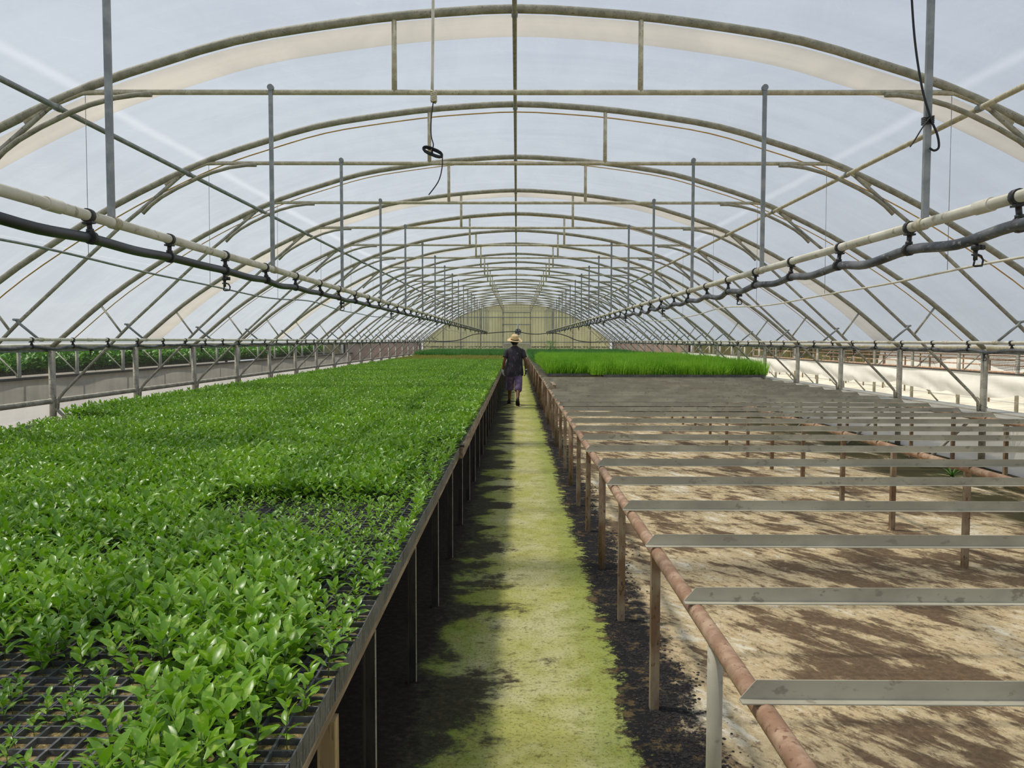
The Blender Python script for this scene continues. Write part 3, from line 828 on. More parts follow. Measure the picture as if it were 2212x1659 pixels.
for i, (x, y) in enumerate(tpos[:300]):
    if proto is None:
        proto = bpy.data.objects.new('seedling_tray', tray_me); COL.objects.link(proto)
        so = bpy.data.objects.new('soil', soil_me); COL.objects.link(so); so.parent = proto
        o = proto
    else: o = copy_tree(proto)
    o.location = (x + random.uniform(-.0012, .0), y, TZ); 
    tag(o, 'black plastic cell tray filled with soil, under the leafy seedlings', 'seedling tray', 'seedling trays on the board-edged bench')
m = MB()
for x, y in tpos[300:]:
    m.box((x + .001, y, TZ), (x + TWX - .001, y + TWY - .001, TZ + TH - 0.006))
o = m.build('distant_trays', MT['tray']); tag(o, 'far rows of black seedling trays hidden under bright leaves', 'seedling trays', kind='stuff')

# ---- citrus seedlings
def leaf_rows(L, w, seg, fold, droop):
    rows = []
    for i in range(seg + 1):
        q = i / seg
        ww = w * (math.sin(math.pi * min(1, q * 0.97 + 0.03) ** 0.85) ** 0.8) if q < 1 else 0.0004
        ww = max(ww, 0.0006)
        x = L * (q - 0.10 * droop * q * q); z = -droop * L * 0.45 * q * q + 0.12 * L * q
        lift = ww * fold
        rows.append([(x, -ww, z + lift), (x, 0, z), (x, ww, z + lift)])
    return rows
def seedling(seed, seg=5, nleaf=9, H=0.095):
    r = random.Random(seed); lv = MB(); st = MB()
    lean = r.uniform(-0.12, 0.12), r.uniform(-0.12, 0.12)
    cpos = lambda h: Vector((lean[0] * h * h / H, lean[1] * h * h / H, h))
    st.tube([cpos(h) for h in (-0.012, H * .3, H * .65, H)], [0.0016, 0.0014, 0.0012, 0.0008], 5)
    az = r.uniform(0, 6.28)
    for i in range(nleaf):
        q = i / (nleaf - 1); h = H * (0.22 + 0.78 * q)
        L = (0.034 + 0.026 * math.sin(math.pi * (0.25 + 0.65 * q))) * r.uniform(0.8, 1.15); w = L * r.uniform(0.19, 0.25)
        el = math.radians(r.uniform(5, 35) + 38 * q ** 1.5); az += 2.4 + r.uniform(-.4, .4)
        R_ = Matrix.Rotation(az, 3, 'Z') @ Matrix.Rotation(-el, 3, 'Y') @ Matrix.Rotation(r.uniform(-.5, .5), 3, 'X')
        b0 = cpos(h); off = R_ @ Vector((0.006, 0, 0))
        st.tube([b0, b0 + off], 0.0008, 3, cap=False)
        rows = [[(b0 + off + R_ @ Vector(p)) for p in row] for row in leaf_rows(L, w, seg, r.uniform(.15, .5), r.uniform(0.2, 1.0))]
        lv.sheet(rows)
    return lv, st
NV = 8
near = [seedling(100 + i, 6, random.Random(i).choice([8, 9, 10, 11]), 0.085 + 0.004 * i) for i in range(NV)]
# growing points: one per cell
GP = []
for (x, y) in tpos:
    for i in range(12):
        for j in range(8): GP.append((x + (i + .5) * CP, y + (j + .5) * CP))
GP = np.array(GP)
def fnoise(x, y, sc, seed):
    q = np.random.default_rng(seed); v = 0
    for k in range(6):
        a, b_, c_ = q.uniform(-1, 1, 3); v = v + np.sin((a * x + b_ * y) * sc * (1 + k * .6) + c_ * 9)
    return v / 6
X_, Y_ = GP[:, 0], GP[:, 1]
size = 1.0 + 0.16 * fnoise(X_, Y_, 3.0, 3) + rng.uniform(-.2, .2, len(GP))
dens = np.full(len(GP), 0.93)
def patch_(mask, sz, dn):
    size[mask] *= sz if np.isscalar(sz) else sz[mask]; dens[mask] = dn
pA = (Y_ < 1.99) & (X_ < -0.76 - 0.05 * np.sin(Y_ * 30)); patch_(pA, 0.55, 0.42)
pA2 = (Y_ > 1.99) & (Y_ < 2.2) & (X_ < -0.9); patch_(pA2, 0.85, 0.5)
pB = (Y_ > 2.95 + 0.55 * np.clip((-X_ - 0.45) / 0.9, 0, 1)) & (Y_ < 4.15) & (X_ > -1.42) & (X_ < -0.47); patch_(pB, 0.5, 0.6)
pC = (X_ > -0.66) & (Y_ > 2.2) & (Y_ < 6.4); patch_(pC & ~pB, 0.72, 0.5); pF = (X_ > -0.52) & (Y_ < 2.6); patch_(pF, 0.85, 0.6)
pD = (X_ < -3.9 + 0.3 * np.sin(Y_ * 5)) & (Y_ > 6.4) & (Y_ < 8.4); patch_(pD, 0.5, 0.5)
nz = fnoise(X_, Y_, 1.6, 11)
pE = (nz > 0.42) & (Y_ > 4.4) & (Y_ < 14); patch_(pE, 0.72, 0.7)
keep = (rng.random(len(GP)) < dens) & (X_ > -5.2)
GP, size = GP[keep], np.clip(size[keep], 0.3, 1.35)
size[GP[:, 1] > 12] *= 0.95
# those that show largest: nearest ones inside the frame
ax = np.abs(np.arctan2(GP[:, 0], GP[:, 1])); vis = (ax < 0.545) & (GP[:, 1] > 1.56)
dist = np.hypot(GP[:, 0], GP[:, 1]) - 10 * 0; dist[~vis] = 1e9; dist = dist - 0.25 * (size - 1)
order = np.argsort(dist); first, rest = order[:300], order[300:]
protos = []
for lv, st in near: protos.append((lv.mesh('citrus_seedling', MT['leaf']), st.mesh('stem', MT['stem'])))
PZ0 = TZ + TH - 0.013
for i in first:
    k = int(rng.integers(0, NV)); o = bpy.data.objects.new('citrus_seedling', protos[k][0]); COL.objects.link(o)
    s2 = bpy.data.objects.new('stem', protos[k][1]); COL.objects.link(s2); s2.parent = o
    o.location = (GP[i, 0] + rng.uniform(-.008, .008), GP[i, 1] + rng.uniform(-.008, .008), PZ0 + 0.001)
    o.rotation_euler = (rng.uniform(-.12, .12), rng.uniform(-.12, .12), rng.uniform(0, 6.28)); o.scale = (size[i],) * 3
    tag(o, 'young seedling with glossy oval leaves in the tray cells closest to the camera', 'seedling', 'nearest leafy seedlings')
tm = []
for i in range(NV):
    lv, st = seedling(200 + i, 3, 9, 0.085 + 0.004 * i); q = MB(); q.add(lv.v, lv.f, True); q.cur = 1; q.add(st.v, st.f, True); tm.append(q)
n = len(rest); P3 = np.c_[GP[rest] + rng.uniform(-.008, .008, (n, 2)), np.full(n, PZ0 + 0.001)]
o = scatter('citrus_seedlings', tm, [MT['leaf'], MT['stem']], P3, np.c_[rng.uniform(-.15, .15, (n, 2)), rng.random(n) * 6.28], np.repeat(size[rest][:, None], 3, 1), rng.integers(0, NV, n))
tag(o, 'thousands of bright green leafy seedlings covering the board-edged bench', 'seedlings', kind='stuff')

# ---- grass-like crop on the open bench
def clump(seed, n, H, w, spread=0.02, lean=0.32):
    r = random.Random(seed); m = MB()
    for i in range(n):
        az = r.uniform(0, 6.28); rows = blade_pts(r, H * r.uniform(.65, 1.08), abs(r.gauss(0, lean)), az, w, r.uniform(0, .7), 4)
        ox, oy = r.uniform(-spread, spread), r.uniform(-spread, spread)
        m.sheet([[(p[0] + ox, p[1] + oy, p[2]) for p in row] for row in rows])
    return m
def field(name, x0, x1, y0, y1, step, H, n, w, m, z, label, jit=0.015, amp=0.16, ynear=None, spread=.02, lean=.3):
    gx, gy = np.meshgrid(np.arange(x0, x1, step), np.arange(y0, y1, step)); gx, gy = gx.ravel(), gy.ravel()
    if ynear is not None: k_ = ynear(gx, gy); gx, gy = gx[k_], gy[k_]
    c_ = len(gx); s_ = 1 + amp * fnoise(gx, gy, 2.2, 5) + rng.uniform(-.1, .1, c_)
    o = scatter(name, [clump(300 + i, n, H, w, spread, lean) for i in range(6)], [m], np.c_[gx + rng.uniform(-jit, jit, c_), gy + rng.uniform(-jit, jit, c_), np.full(c_, z)],
                np.c_[np.zeros((c_, 2)), rng.random(c_) * 6.28], np.c_[s_, s_, s_], rng.integers(0, 6, c_))
    return tag(o, label, 'crop', kind='stuff')
RTZ = cbz + 0.0505
field('grassy_seedlings', 0.72, 5.62, 18.6, 29.5, 0.062, 0.42, 8, 0.0068, MT['blade'], RTZ + 0.045, 'tall bright green grass-like seedlings standing in trays on the open bench', ynear=lambda x, y: (y > 19.05) | (x > 1.66))
field('tall_dark_crop', 0.66, 5.62, 30.0, 47.0, 0.11, 0.40, 14, 0.009, MT['dgreen'], RTZ + 0.02, 'dark bluish green crop behind the bright grass-like seedlings', spread=.04, lean=.45)
field('reddish_seedlings', -4.7, -0.5, 31.2, 38.5, 0.10, 0.24, 14, 0.010, MT['redleaf'], 0.73, 'band of reddish green seedlings beyond the bright leafy ones', spread=.04, lean=.6)
field('dark_seedlings', -4.7, -0.5, 38.6, 48.0, 0.12, 0.46, 16, 0.012, MT['dgreen'], 0.73, 'band of taller dark green seedlings near the gable on the trays side', spread=.05, lean=.5)
# trays under the grass
m = MB()
for i in range(8):
    y = 19.02 if i < 2 else 18.57
    o = bpy.data.objects.new('seedling_tray', tray_me); COL.objects.link(o); o.location = (0.70 + 0.603 * i + (0 if i < 2 else 0.04), y, RTZ)
    so = bpy.data.objects.new('soil', soil_me); COL.objects.link(so); so.parent = o
    tag(o, 'black tray in the front row under the tall grass-like seedlings', 'seedling tray', 'front trays of the grass-like seedlings')
m = MB(); m.box((0.70, 19.43, RTZ), (5.6, 29.5, RTZ + .045)); m.box((0.66, 30.0, RTZ), (5.6, 47.0, RTZ + .03))
o = m.build('distant_trays', MT['tray']); tag(o, 'black trays hidden beneath the crops on the open bench', 'seedling trays', kind='stuff')
m = MB(); r = random.Random(5)
for i in range(260):
    rows = blade_pts(r, 0.10 * r.uniform(.6, 1.4), r.uniform(.3, 1.3), r.uniform(0, 6.28), 0.012); a, b_, c_ = r.gauss(0, .20), r.gauss(0, .2), r.uniform(0, 0.5)
    m.sheet([[(p[0] + a * (1 - c_), p[1] + b_, p[2] + c_) for p in row] for row in rows])
m.tube([(0, 0, -0.25), (0.02, 0, 0.45)], 0.012, 6)
o = m.build('leafy_bush', MT['dgreen'], loc=(1.55, 38.0, 1.06)); tag(o, 'dark green bush rising above the crops before the gable', 'bush')

# ------------------------------------------------------------------ worker
def skin_mesh(verts, edges, radii, lvl=2):
    me = bpy.data.meshes.new('tmp'); me.from_pydata([Vector(v) for v in verts], edges, [])
    o = bpy.data.objects.new('tmp', me); COL.objects.link(o)
    md = o.modifiers.new('s', 'SKIN'); md.use_smooth_shade = True
    for i, r_ in enumerate(radii):
        rr = r_ if hasattr(r_, '__len__') else (r_, r_)
        me.skin_vertices[0].data[i].radius = rr
        me.skin_vertices[0].data[i].use_root = (i == 0)
    ss = o.modifiers.new('ss', 'SUBSURF'); ss.levels = lvl; ss.render_levels = lvl
    dg = bpy.context.evaluated_depsgraph_get(); dg.update()
    r_ = bpy.data.meshes.new_from_object(o.evaluated_get(dg))
    bpy.data.objects.remove(o); bpy.data.meshes.remove(me)
    r_.polygons.foreach_set('use_smooth', [True] * len(r_.polygons))
    return r_


def add_me(name, me, m, parent):
    me.materials.clear(); me.materials.append(m); me.name = name
    o = bpy.data.objects.new(name, me); COL.objects.link(o); o.parent = parent; return o


P = empty('person', (-0.045, 20.45, 0))
tag(P, 'person in straw hat, dark T-shirt and plum cropped trousers walking away down the path', 'person')
skinm = mat('brown_skin', (104, 68, 50), (128, 84, 62), 14, 0.55)
# x right, y forward (away from camera)
J = {}
V_, E_, R_ = [], [], []
def jt(n, p, r, par=None):
    J[n] = len(V_); V_.append(p); R_.append(r)
    if par: E_.append((J[par], J[n]))
jt('pelvis', (0, 0, 0.90), (0.13, 0.10))
jt('waist', (0, 0.015, 1.03), (0.125, 0.10), 'pelvis')
jt('chest', (0, 0.03, 1.20), (0.145, 0.105), 'waist')
jt('upper', (0, 0.035, 1.31), (0.115, 0.08), 'chest')
jt('neck', (0, 0.05, 1.435), 0.056, 'upper')
jt('nape', (0, 0.065, 1.475), 0.055, 'neck')
jt('skull', (-0.005, 0.08, 1.555), (0.075, 0.088), 'nape')
jt('crown', (-0.005, 0.085, 1.62), (0.066, 0.078), 'skull')
jt('lsh', (-0.165, 0.028, 1.325), 0.048, 'upper'); jt('rsh', (0.165, 0.028, 1.325), 0.048, 'upper')
jt('lel', (-0.262, -0.015, 1.10), 0.041, 'lsh'); jt('rel', (0.262, -0.005, 1.10), 0.041, 'rsh')
jt('lwr', (-0.292, 0.055, 0.86), 0.028, 'lel'); jt('rwr', (0.275, 0.06, 0.865), 0.028, 'rel')
jt('lfa', (-0.272, 0.01, 1.03), 0.039, 'lel') if False else None
jt('lhip', (-0.09, 0, 0.85), 0.088, 'pelvis'); jt('rhip', (0.09, 0, 0.85), 0.088, 'pelvis')
jt('lkn', (-0.115, 0.20, 0.475), 0.056, 'lhip'); jt('rkn', (0.085, -0.06, 0.465), 0.056, 'rhip')
jt('lcf', (-0.125, 0.26, 0.33), 0.052, 'lkn'); jt('rcf', (0.08, -0.19, 0.34), 0.052, 'rkn')
jt('lan', (-0.14, 0.36, 0.09), 0.034, 'lcf'); jt('ran', (0.07, -0.38, 0.13), 0.034, 'rcf')
body = add_me('body', skin_mesh(V_, E_, R_), skinm, P)
# face and ears
m = MB()
m.tube([(-0.005, 0.158, 1.595), (-0.005, 0.183, 1.572), (-0.005, 0.165, 1.562)], [0.008, 0.014, 0.010], 8)
m.tube([(-0.03, 0.152, 1.54), (-0.005, 0.164, 1.538), (0.02, 0.152, 1.54)], [0.004, 0.007, 0.004], 6)
m.build('face', skinm, P, (0, 0, -0.045))
m = MB()
for s in (-1, 1): m.tube([(s * 0.03 - .005, 0.150, 1.612), (s * 0.03 - .005, 0.158, 1.612)], [0.011, 0.008], 8)
m.build('eyes', MT['white'], P, (0, 0, -0.045))
for s in (-1, 1):
    m = MB(); m.tube([(s * 0.074 - .005, 0.07, 1.63), (s * 0.090 - .005, 0.062, 1.615), (s * 0.090 - .005, 0.064, 1.59), (s * 0.078 - .005, 0.075, 1.568)], [0.009, 0.013, 0.012, 0.006], 8); m.build('ear', skinm, P, (0, 0, -0.045))
hair = mat('dark_hair', (28, 24, 22), (48, 42, 38), 60, 0.6)
m = MB(); m.loft([((-0.005, 0.055, 1.52), 0.052, 0.03, None), ((-0.005, 0.055, 1.56), 0.073, 0.062, None), ((-0.005, 0.058, 1.61), 0.082, 0.080, None), ((-0.005, 0.07, 1.66), 0.080, 0.086, None), ((-0.005, 0.08, 1.71), 0.05, 0.055, None)], 18)
m.build('hair', hair, P, (0, 0, -0.045))
# straw hat: crown, dark band, wide brim dipping at the back
t = NT('straw')
tcx = t.new('ShaderNodeTexCoord').outputs['Object']; wv = t.new('ShaderNodeTexWave'); wv.bands_direction = 'Z'
wv.inputs['Scale'].default_value = 60; wv.inputs['Distortion'].default_value = 1.0; t.link(tcx, wv.inputs[0])
t.link(t.mix(wv.outputs['Fac'], (206, 172, 116), (238, 212, 160)), t.b.inputs['Base Color']); t.b.inputs['Roughness'].default_value = 0.7
straw = t.m
H_ = empty('straw_hat_frame') if False else None
hc = Vector((-0.005, 0.065, 1.608)); tl = Matrix.Rotation(math.radians(17), 3, 'X') @ Matrix.Rotation(math.radians(4), 3, 'Y')
m = MB(); prof = [(0.098, 0.0), (0.097, 0.03), (0.094, 0.07), (0.088, 0.105), (0.072, 0.128), (0.045, 0.137), (0.02, 0.134), (0.002, 0.132)]
m.loft([(hc + tl @ Vector((0, 0, z)), r_, r_ * 1.12, tl) for r_, z in prof], 32); hat = m.build('straw_hat', straw, P)
m = MB(); g = []
for r_, z in ((0.094, 0.004), (0.12, 0.0), (0.15, -0.006), (0.178, -0.010), (0.188, -0.006), (0.189, 0.001), (0.178, -0.003), (0.15, 0.001), (0.12, 0.006), (0.094, 0.010)):
    g.append([hc + tl @ Vector((math.cos(a) * r_, math.sin(a) * r_ * 1.08, z - (0.02 * max(0, r_ - 0.1) / 0.09) * math.cos(2 * a + 0.3))) for a in np.linspace(0, 2 * math.pi, 41)])
m.sheet(g); m.build('brim', straw, hat)
m = MB(); m.loft([(hc + tl @ Vector((0, 0, z)), r_, r_ * 1.12, tl) for r_, z in ((0.1005, 0.004), (0.1005, 0.008), (0.0995, 0.028), (0.0985, 0.032))], 32, cap=False); m.build('hat_band', MT['black'], hat)
# T-shirt
t = NT('dark_tshirt')
p = t.pos((1, 1, 0.22)); n_ = t.noise(p, 34, 5, 0.7, 0.6); n2 = t.noise(t.pos(), 4, 3)
c_ = t.mix(t.ramp(n2, 0.4, 0.7), (42, 38, 44), (66, 58, 68)); c_ = t.mix(t.math('MULTIPLY', t.ramp(n_, 0.58, 0.66), 0.55), c_, (150, 144, 150))
t.link(c_, t.b.inputs['Base Color']); t.b.inputs['Roughness'].default_value = 0.85
t.bump(t.noise(t.pos((1, 1, .35)), 9, 3), 0.5, 0.03)
shirtm = t.m
def wob(a, z, s): return 1 + s * math.sin(3 * a + z * 11) + s * 0.6 * math.sin(7 * a - z * 17)
def cloth(rings, k=36, cap=False, s=0.025):
    m = MB(); g = []
    for c_, rx, ry in rings:
        g.append([Vector(c_) + Vector((math.cos(a) * rx * wob(a, c_[2], s), math.sin(a) * ry * wob(a, c_[2], s), 0)) for a in np.linspace(0, 2 * math.pi, k + 1)])
    m.sheet(g); return m
m = cloth([((-0.0, 0.0, 0.725), 0.205, 0.135), ((0, 0.005, 0.78), 0.214, 0.142), ((0, 0.005, 0.88), 0.210, 0.146), ((0, 0.012, 0.98), 0.196, 0.138), ((0, 0.02, 1.08), 0.190, 0.132), ((0, 0.028, 1.2), 0.198, 0.137),
           ((0, 0.03, 1.29), 0.208, 0.130), ((0, 0.033, 1.345), 0.203, 0.116), ((0, 0.036, 1.385), 0.170, 0.100), ((0, 0.043, 1.42), 0.118, 0.082), ((0, 0.05, 1.448), 0.074, 0.068), ((0, 0.052, 1.460), 0.067, 0.064)])
sh = m.build('t_shirt', shirtm, P)
for s, el in ((-1, (-0.262, -0.015, 1.10)), (1, (0.262, -0.005, 1.10))):
    a0 = Vector((s * 0.125, 0.032, 1.365)); e = Vector(el); p1 = Vector((s * 0.188, 0.026, 1.318))
    sd_ = (e - p1)
    m = MB(); m.tube([a0, a0.lerp(p1, .5), p1, p1 + sd_ * 0.3, p1 + sd_ * 0.58, p1 + sd_ * 0.66, p1 + sd_ * 0.655], [0.040, 0.062, 0.070, 0.068, 0.068, 0.071, 0.050], 20, cap=False); m.build('sleeve', shirtm, sh)
# cropped trousers: one seamless pair from waist to the two hems
pant = mat('plum_trousers', (112, 92, 126), (146, 122, 160), 9, 0.85, 0, 0.4)
pt = skin_mesh([(0, 0, 0.93), (0, 0, 0.83), (-0.095, 0.03, 0.74), (-0.112, 0.14, 0.56), (-0.12, 0.215, 0.44), (-0.125, 0.25, 0.335), (0.095, -0.01, 0.74), (0.092, -0.05, 0.56), (0.085, -0.10, 0.44), (0.082, -0.17, 0.315)],
               [(0, 1), (1, 2), (2, 3), (3, 4), (4, 5), (1, 6), (6, 7), (7, 8), (8, 9)],
               [(0.18, 0.12), (0.17, 0.13), (0.104, 0.115), (0.097, 0.106), (0.094, 0.10), (0.098, 0.102), (0.104, 0.115), (0.097, 0.106), (0.096, 0.102), (0.102, 0.106)])
add_me('trousers', pt, pant, P)
# shoes: left flat ahead, right heel lifted behind
shoem = mat('dark_shoe', (34, 30, 32), (60, 54, 54), 20, 0.6)
solem = mat('shoe_sole', (24, 22, 22), (44, 40, 38), 20, 0.8)
def shoe(base, pitch_, yaw_):
    R3 = Matrix.Rotation(yaw_, 3, 'Z') @ Matrix.Rotation(pitch_, 3, 'X'); b3 = Vector(base)
    tr = lambda q: b3 + R3 @ Vector(q)
    def ringo(y, w, h, z0=0.018): return [tr((math.cos(a) * w, y, z0 + (math.sin(a) * .5 + .5) * h)) for a in np.linspace(0, 2 * math.pi, 17)]
    m = MB(); m.sheet([ringo(y, w, h) for y, w, h in ((-0.075, .012, .05), (-0.07, .034, .085), (-0.03, .042, .105), (0.03, .042, .085), (0.09, .048, .06), (0.15, .044, .045), (0.185, .02, .03), (0.192, .004, .02))])
    o = m.build('shoe', shoem, P)
    m = MB(); m.loft([(tr((0, 0.055, z)), 0.052, 0.138, R3) for z in (0.0, 0.004, 0.020)], 24); m.build('sole', solem, o)
shoe((-0.143, 0.42, 0.0), 0.0, 0.06)
shoe((0.068, -0.365, 0.088), math.radians(-38), -0.05)
# gloves with five fingers each
glm = mat('white_glove', (212, 212, 214), (180, 180, 184), 20, 0.8); gld = mat('dark_glove_palm', (52, 54, 58), (74, 76, 80), 20, 0.7)
def glove(wr, s, curl, m_):
    wr = Vector(wr); V2 = [wr + Vector((0, -0.002, 0.035)), wr, wr + Vector((0, 0.008, -0.045)), wr + Vector((0, 0.016, -0.082))]; R2 = [(0.033, 0.030), (0.029, 0.026), (0.018, 0.038), (0.016, 0.040)]; E2 = [(0, 1), (1, 2), (2, 3)]
    for k, (dy, L) in enumerate(((0.034, .066), (0.012, .074), (-0.010, .070), (-0.030, .056))):
        b2 = wr + Vector((0, 0.016 + dy, -0.088)); i0 = len(V2)
        V2.append(b2); R2.append(0.0105); E2.append((3, i0)); prev = i0; cur = b2.copy(); an = 0.18
        for q in range(3):
            an += curl * (0.8 + 0.15 * k); cur = cur + Vector((-s * math.sin(an), 0.10 * (dy > 0), -math.cos(an))) * L / 3
            V2.append(cur.copy()); R2.append(0.0095 - 0.001 * q); E2.append((prev, len(V2) - 1)); prev = len(V2) - 1
    i0 = len(V2); V2 += [wr + Vector((-s * 0.006, 0.040, -0.040)), wr + Vector((-s * 0.016, 0.062, -0.068)), wr + Vector((-s * 0.026, 0.068, -0.094))]; R2 += [0.013, 0.0105, 0.009]; E2 += [(2, i0), (i0, i0 + 1), (i0 + 1, i0 + 2)]
    return add_me('glove', skin_mesh(V2, E2, R2, 2), m_, P)
g1 = glove((-0.292, 0.055, 0.85), -1, 0.30, glm); g2 = glove((0.275, 0.06, 0.855), 1, 0.32, gld)
g1['label'] = 'white knitted glove'; g2['label'] = 'glove with dark palm'
MB().tube([(0.2735, 0.055, 0.895), (0.2745, 0.058, 0.86)], [0.036, 0.035], 14).build('cuff', glm, g2)


# ------------------------------------------------------------------ outside
t = NT('outer_ground')
nn = t.noise(t.pos((1, 1, 1), world=True), 0.9, 7, 0.7)
t.link(t.mix(t.ramp(nn, 0.4, 0.65), (206, 200, 178), (178, 170, 146)), t.b.inputs['Base Color']); t.b.inputs['Roughness'].default_value = 0.95
m = MB(); m.sheet([[(6.005, y, -0.01), (34.0, y, -0.01)] for y in (-10, 25, 62)], False)
o = m.build('outer_ground', t.m); struct(o, 'pale bright matting ground outside on the empty bench side', 'ground')
t = NT('outer_soil')
nn = t.noise(t.pos((1, 1, 1), world=True), 1.2, 7, 0.7)
t.link(t.mix(t.ramp(nn, 0.4, 0.65), (132, 124, 108), (104, 98, 84)), t.b.inputs['Base Color']); t.b.inputs['Roughness'].default_value = 0.95
m = MB(); m.sheet([[(-30.0, y, -0.01), (-6.005, y, -0.01)] for y in (-10, 25, 62)], False)
o = m.build('outer_soil', t.m); struct(o, 'greyish bare ground outside on the seedling side', 'ground')

# brown end screens between the houses
brown = mat('brown_screen', (176, 148, 132), (196, 170, 152), 1.6, 0.85, 0, 0.2)
for s, lab in ((-1, 'brown screen wall closing the gap beyond the leafy seedlings'), (1, 'brown screen wall closing the gap beyond the grass-like crop')):
    b = empty('screen_wall', (0, 51.6, 0)); tag(b, lab, 'screen')
    m = MB(); m.sheet([[(s * (5.93 + 0.208 * i), 0.01 * math.sin(i * 1.3), z) for i in range(24)] for z in (0, 1.52)]); m.build('screen', brown, b)
    for x in (6.12, 10.75): MB().box((s * x - 0.06, -0.06, -0.01), (s * x + 0.06, 0.06, 1.56)).build('post', MT['darkleg'], b)
# olive gable panels of the neighbouring houses
olive = mat('olive_panel', (126, 122, 76), (104, 100, 60), 1.4, 0.8, sc=(6, 1, .3))
for s, x0, x1, lab in ((1, 10.95, 23.5, 'olive green gable panels of the neighbouring house beyond the white curtain'), (-1, 10.95, 16.5, 'yellowish gable panels of the neighbouring house beyond its green crop')):
    X_ = np.arange(x0, x1, 0.05)
    m = MB(); m.sheet([[(s * x, 52.0 + 0.015 * math.sin(x * 35), z) for x in X_] for z in (0, 1.5)])
    b = m.build('neighbour_gable', olive if s > 0 else mat('yellow_panel', (170, 160, 112), (140, 132, 90), 2, 0.7)); tag(b, lab, 'wall')
    for x in np.arange(x0 + .1, x1, 1.25): MB().box((s * x - 0.04, 51.85, 0), (s * x + 0.04, 51.95, 1.5)).build('post', MT['post'], b)
# neighbour posts with braces
np_ = {}
for s in (-1, 1):
    p0 = None
    for k in range(21):
        y = 0.53 * S + 2.3 * (k + 1)
        if p0 is None:
            p0 = empty('neighbour_post')
            MB().tube([(0, 0, -0.01), (0, 0, 1.52)], 0.04, 10).build('post', MT['post'], p0)
            MB().tube([(s * 0.04, 0, 0.72), (s * 0.70, 0, 0.02)], 0.022, 8).build('foot_brace', MT['post'], p0)
            MB().tube([(s * 0.04, 0, 0.80), (s * 0.08, 0, 0.88), (s * 0.72, 0, 1.52)], 0.018, 8).build('brace', MT['post'], p0)
            q = p0
        else: q = copy_tree(p0)
        q.location = (s * 10.45, y, 0)
        tag(q, ('grey braced post of the neighbouring house in front of its green crop' if s < 0 else 'cream braced post of the neighbouring house behind its white curtain'), 'post', 'posts of the house beyond the seedlings' if s < 0 else 'posts of the house beyond the open bench')
    o = MB().box((s * 10.45 - 0.05, 1, 1.525), (s * 10.45 + 0.05, 51.8, 1.60)).build('neighbour_gutter', MT['zinc']); tag(o, 'grey gutter on the posts of the neighbouring house ' + ('with the green crop' if s < 0 else 'with the white curtain'), 'gutter')
# skirt of the left neighbour, with its dark sill
g = []
for y in np.arange(1.5, 51.8, 0.4):
    w = 0.03 * math.sin(y * 1.7); g.append([(-10.30 + w * q, y, z) for q, z in ((0, 0), (1, .3), (1, .55), (0, .74))])
o = MB().sheet(g).build('plastic_skirt', MT['greycurtain']); tag(o, 'grey plastic skirt of the neighbouring house seen through the insect net', 'plastic skirt')
o = MB().box((-10.38, 1.5, 0.745), (-10.22, 51.8, 0.80)).build('sill_board', MT['darkleg']); tag(o, 'dark sill along the grey plastic skirt of the neighbouring house', 'board')
# green crop of the left neighbour
o = MB().box((-16.6, 6, 0.78), (-11.2, 50.5, 0.84)).build('neighbour_bench', MT['darkleg']); tag(o, 'dark bench carrying the green crop of the neighbouring house', 'bench')
for y in range(8, 50, 6): MB().box((-11.3, y, -0.01), (-11.22, y + .06, 0.78)).build('leg', MT['darkleg'], o)
gx, gy = np.meshgrid(np.arange(-16.4, -11.0, 0.145), np.arange(10.5, 47, 0.145)); gx, gy = gx.ravel(), gy.ravel(); c_ = len(gx)
s_ = (3.4 + 1.3 * fnoise(gx, gy, 1.5, 21) + rng.uniform(-.7, .7, c_))
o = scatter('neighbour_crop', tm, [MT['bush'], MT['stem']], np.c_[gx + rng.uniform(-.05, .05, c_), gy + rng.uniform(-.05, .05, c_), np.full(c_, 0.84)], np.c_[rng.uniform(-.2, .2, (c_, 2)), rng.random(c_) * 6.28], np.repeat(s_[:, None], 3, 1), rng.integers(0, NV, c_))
tag(o, 'green leafy crop of the neighbouring house seen under the eave', 'crop', kind='stuff')
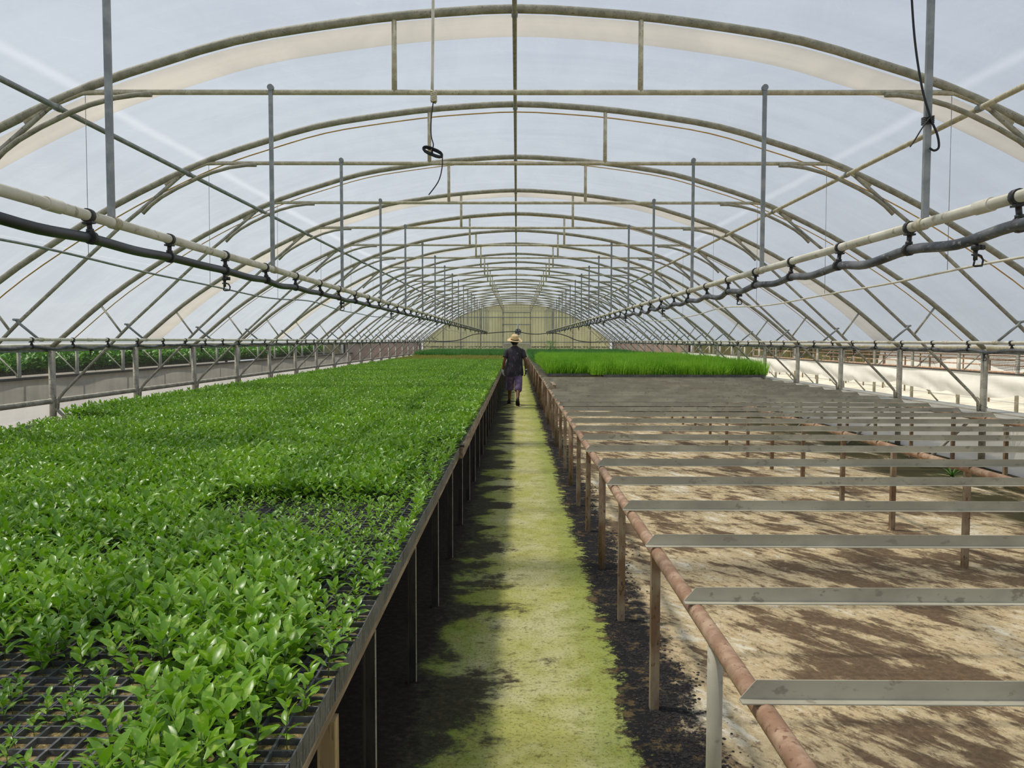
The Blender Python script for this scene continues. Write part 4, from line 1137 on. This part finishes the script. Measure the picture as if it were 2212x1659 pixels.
# white curtain of the right neighbour
g = []
for y in np.arange(3, 51.6, 0.16):
    sc2 = 0.40 + 0.05 * math.sin(y * 0.9) + 0.07 * max(0, math.sin(y * 2.3)) ** 6
    row = []
    for q in np.linspace(0, 1, 9):
        z = 0.90 - (0.90 - sc2) * q; row.append((10.30 - 0.05 * math.sin(q * 3.1) * (1 + math.sin(y * 1.9 + q * 4)) - 0.02 * math.sin(y * 6 + q * 9) * q, y, z))
    g.append(row)
o = MB().sheet(g).build('white_curtain', MT['curtain']); tag(o, 'long wrinkled white plastic curtain hanging on the neighbouring house', 'curtain')
o = MB().tube([(10.28, 3, 0.915), (10.28, 51.6, 0.915)], 0.016, 8).build('curtain_rail', MT['darkleg']); tag(o, 'thin dark rail carrying the long white plastic curtain', 'rail')
# rusty bench frames inside the right neighbour
for i, (x, lab) in enumerate(((12.6, 'near rusty bench frame in the neighbouring house'), (16.2, 'farther rusty bench frame in the neighbouring house'))):
    b = empty('bench_frame', (x, 0, 0)); tag(b, lab, 'bench', 'rusty frames of the neighbouring house')
    for z in (0.80, 1.12): MB().tube([(0, 12, z), (0, 44, z)], 0.025, 8).build('rail', MT['rust'], b)
    for y in np.arange(12.5, 44, 1.6): MB().box((-0.02, y, -0.01), (0.02, y + 0.04, 1.14)).build('leg', MT['rustpost'], b)
    for y in np.arange(13, 44, 3.2): MB().tube([(0.3, y, -0.005), (0.0, y + .1, 0.8)], 0.02, 6).build('brace', MT['pvc'], b)
# far white side sheet
g = [[(22.5 + 0.08 * math.sin(y * 1.3 + z * 3), y, z) for z in (0, .4, .8, 1.2, 1.5)] for y in np.arange(6, 52, 0.5)]
o = MB().sheet(g).build('side_sheet', MT['curtain']); tag(o, 'white plastic side sheet on the far side of the neighbouring house', 'plastic sheet')
m = MB(); r = random.Random(9)
for i in range(40): m.sheet(blade_pts(r, r.uniform(.1, .25), r.uniform(.1, 1.0), r.uniform(0, 6.28), 0.006))
o = m.build('grass_tuft', MT['bush'], loc=(6.35, 10.6, -0.01)); o.scale = (1.6, 1.6, 3.8); tag(o, 'small weed tuft outside the white skirt wall behind the open bench', 'grass', 'weeds on the ground')
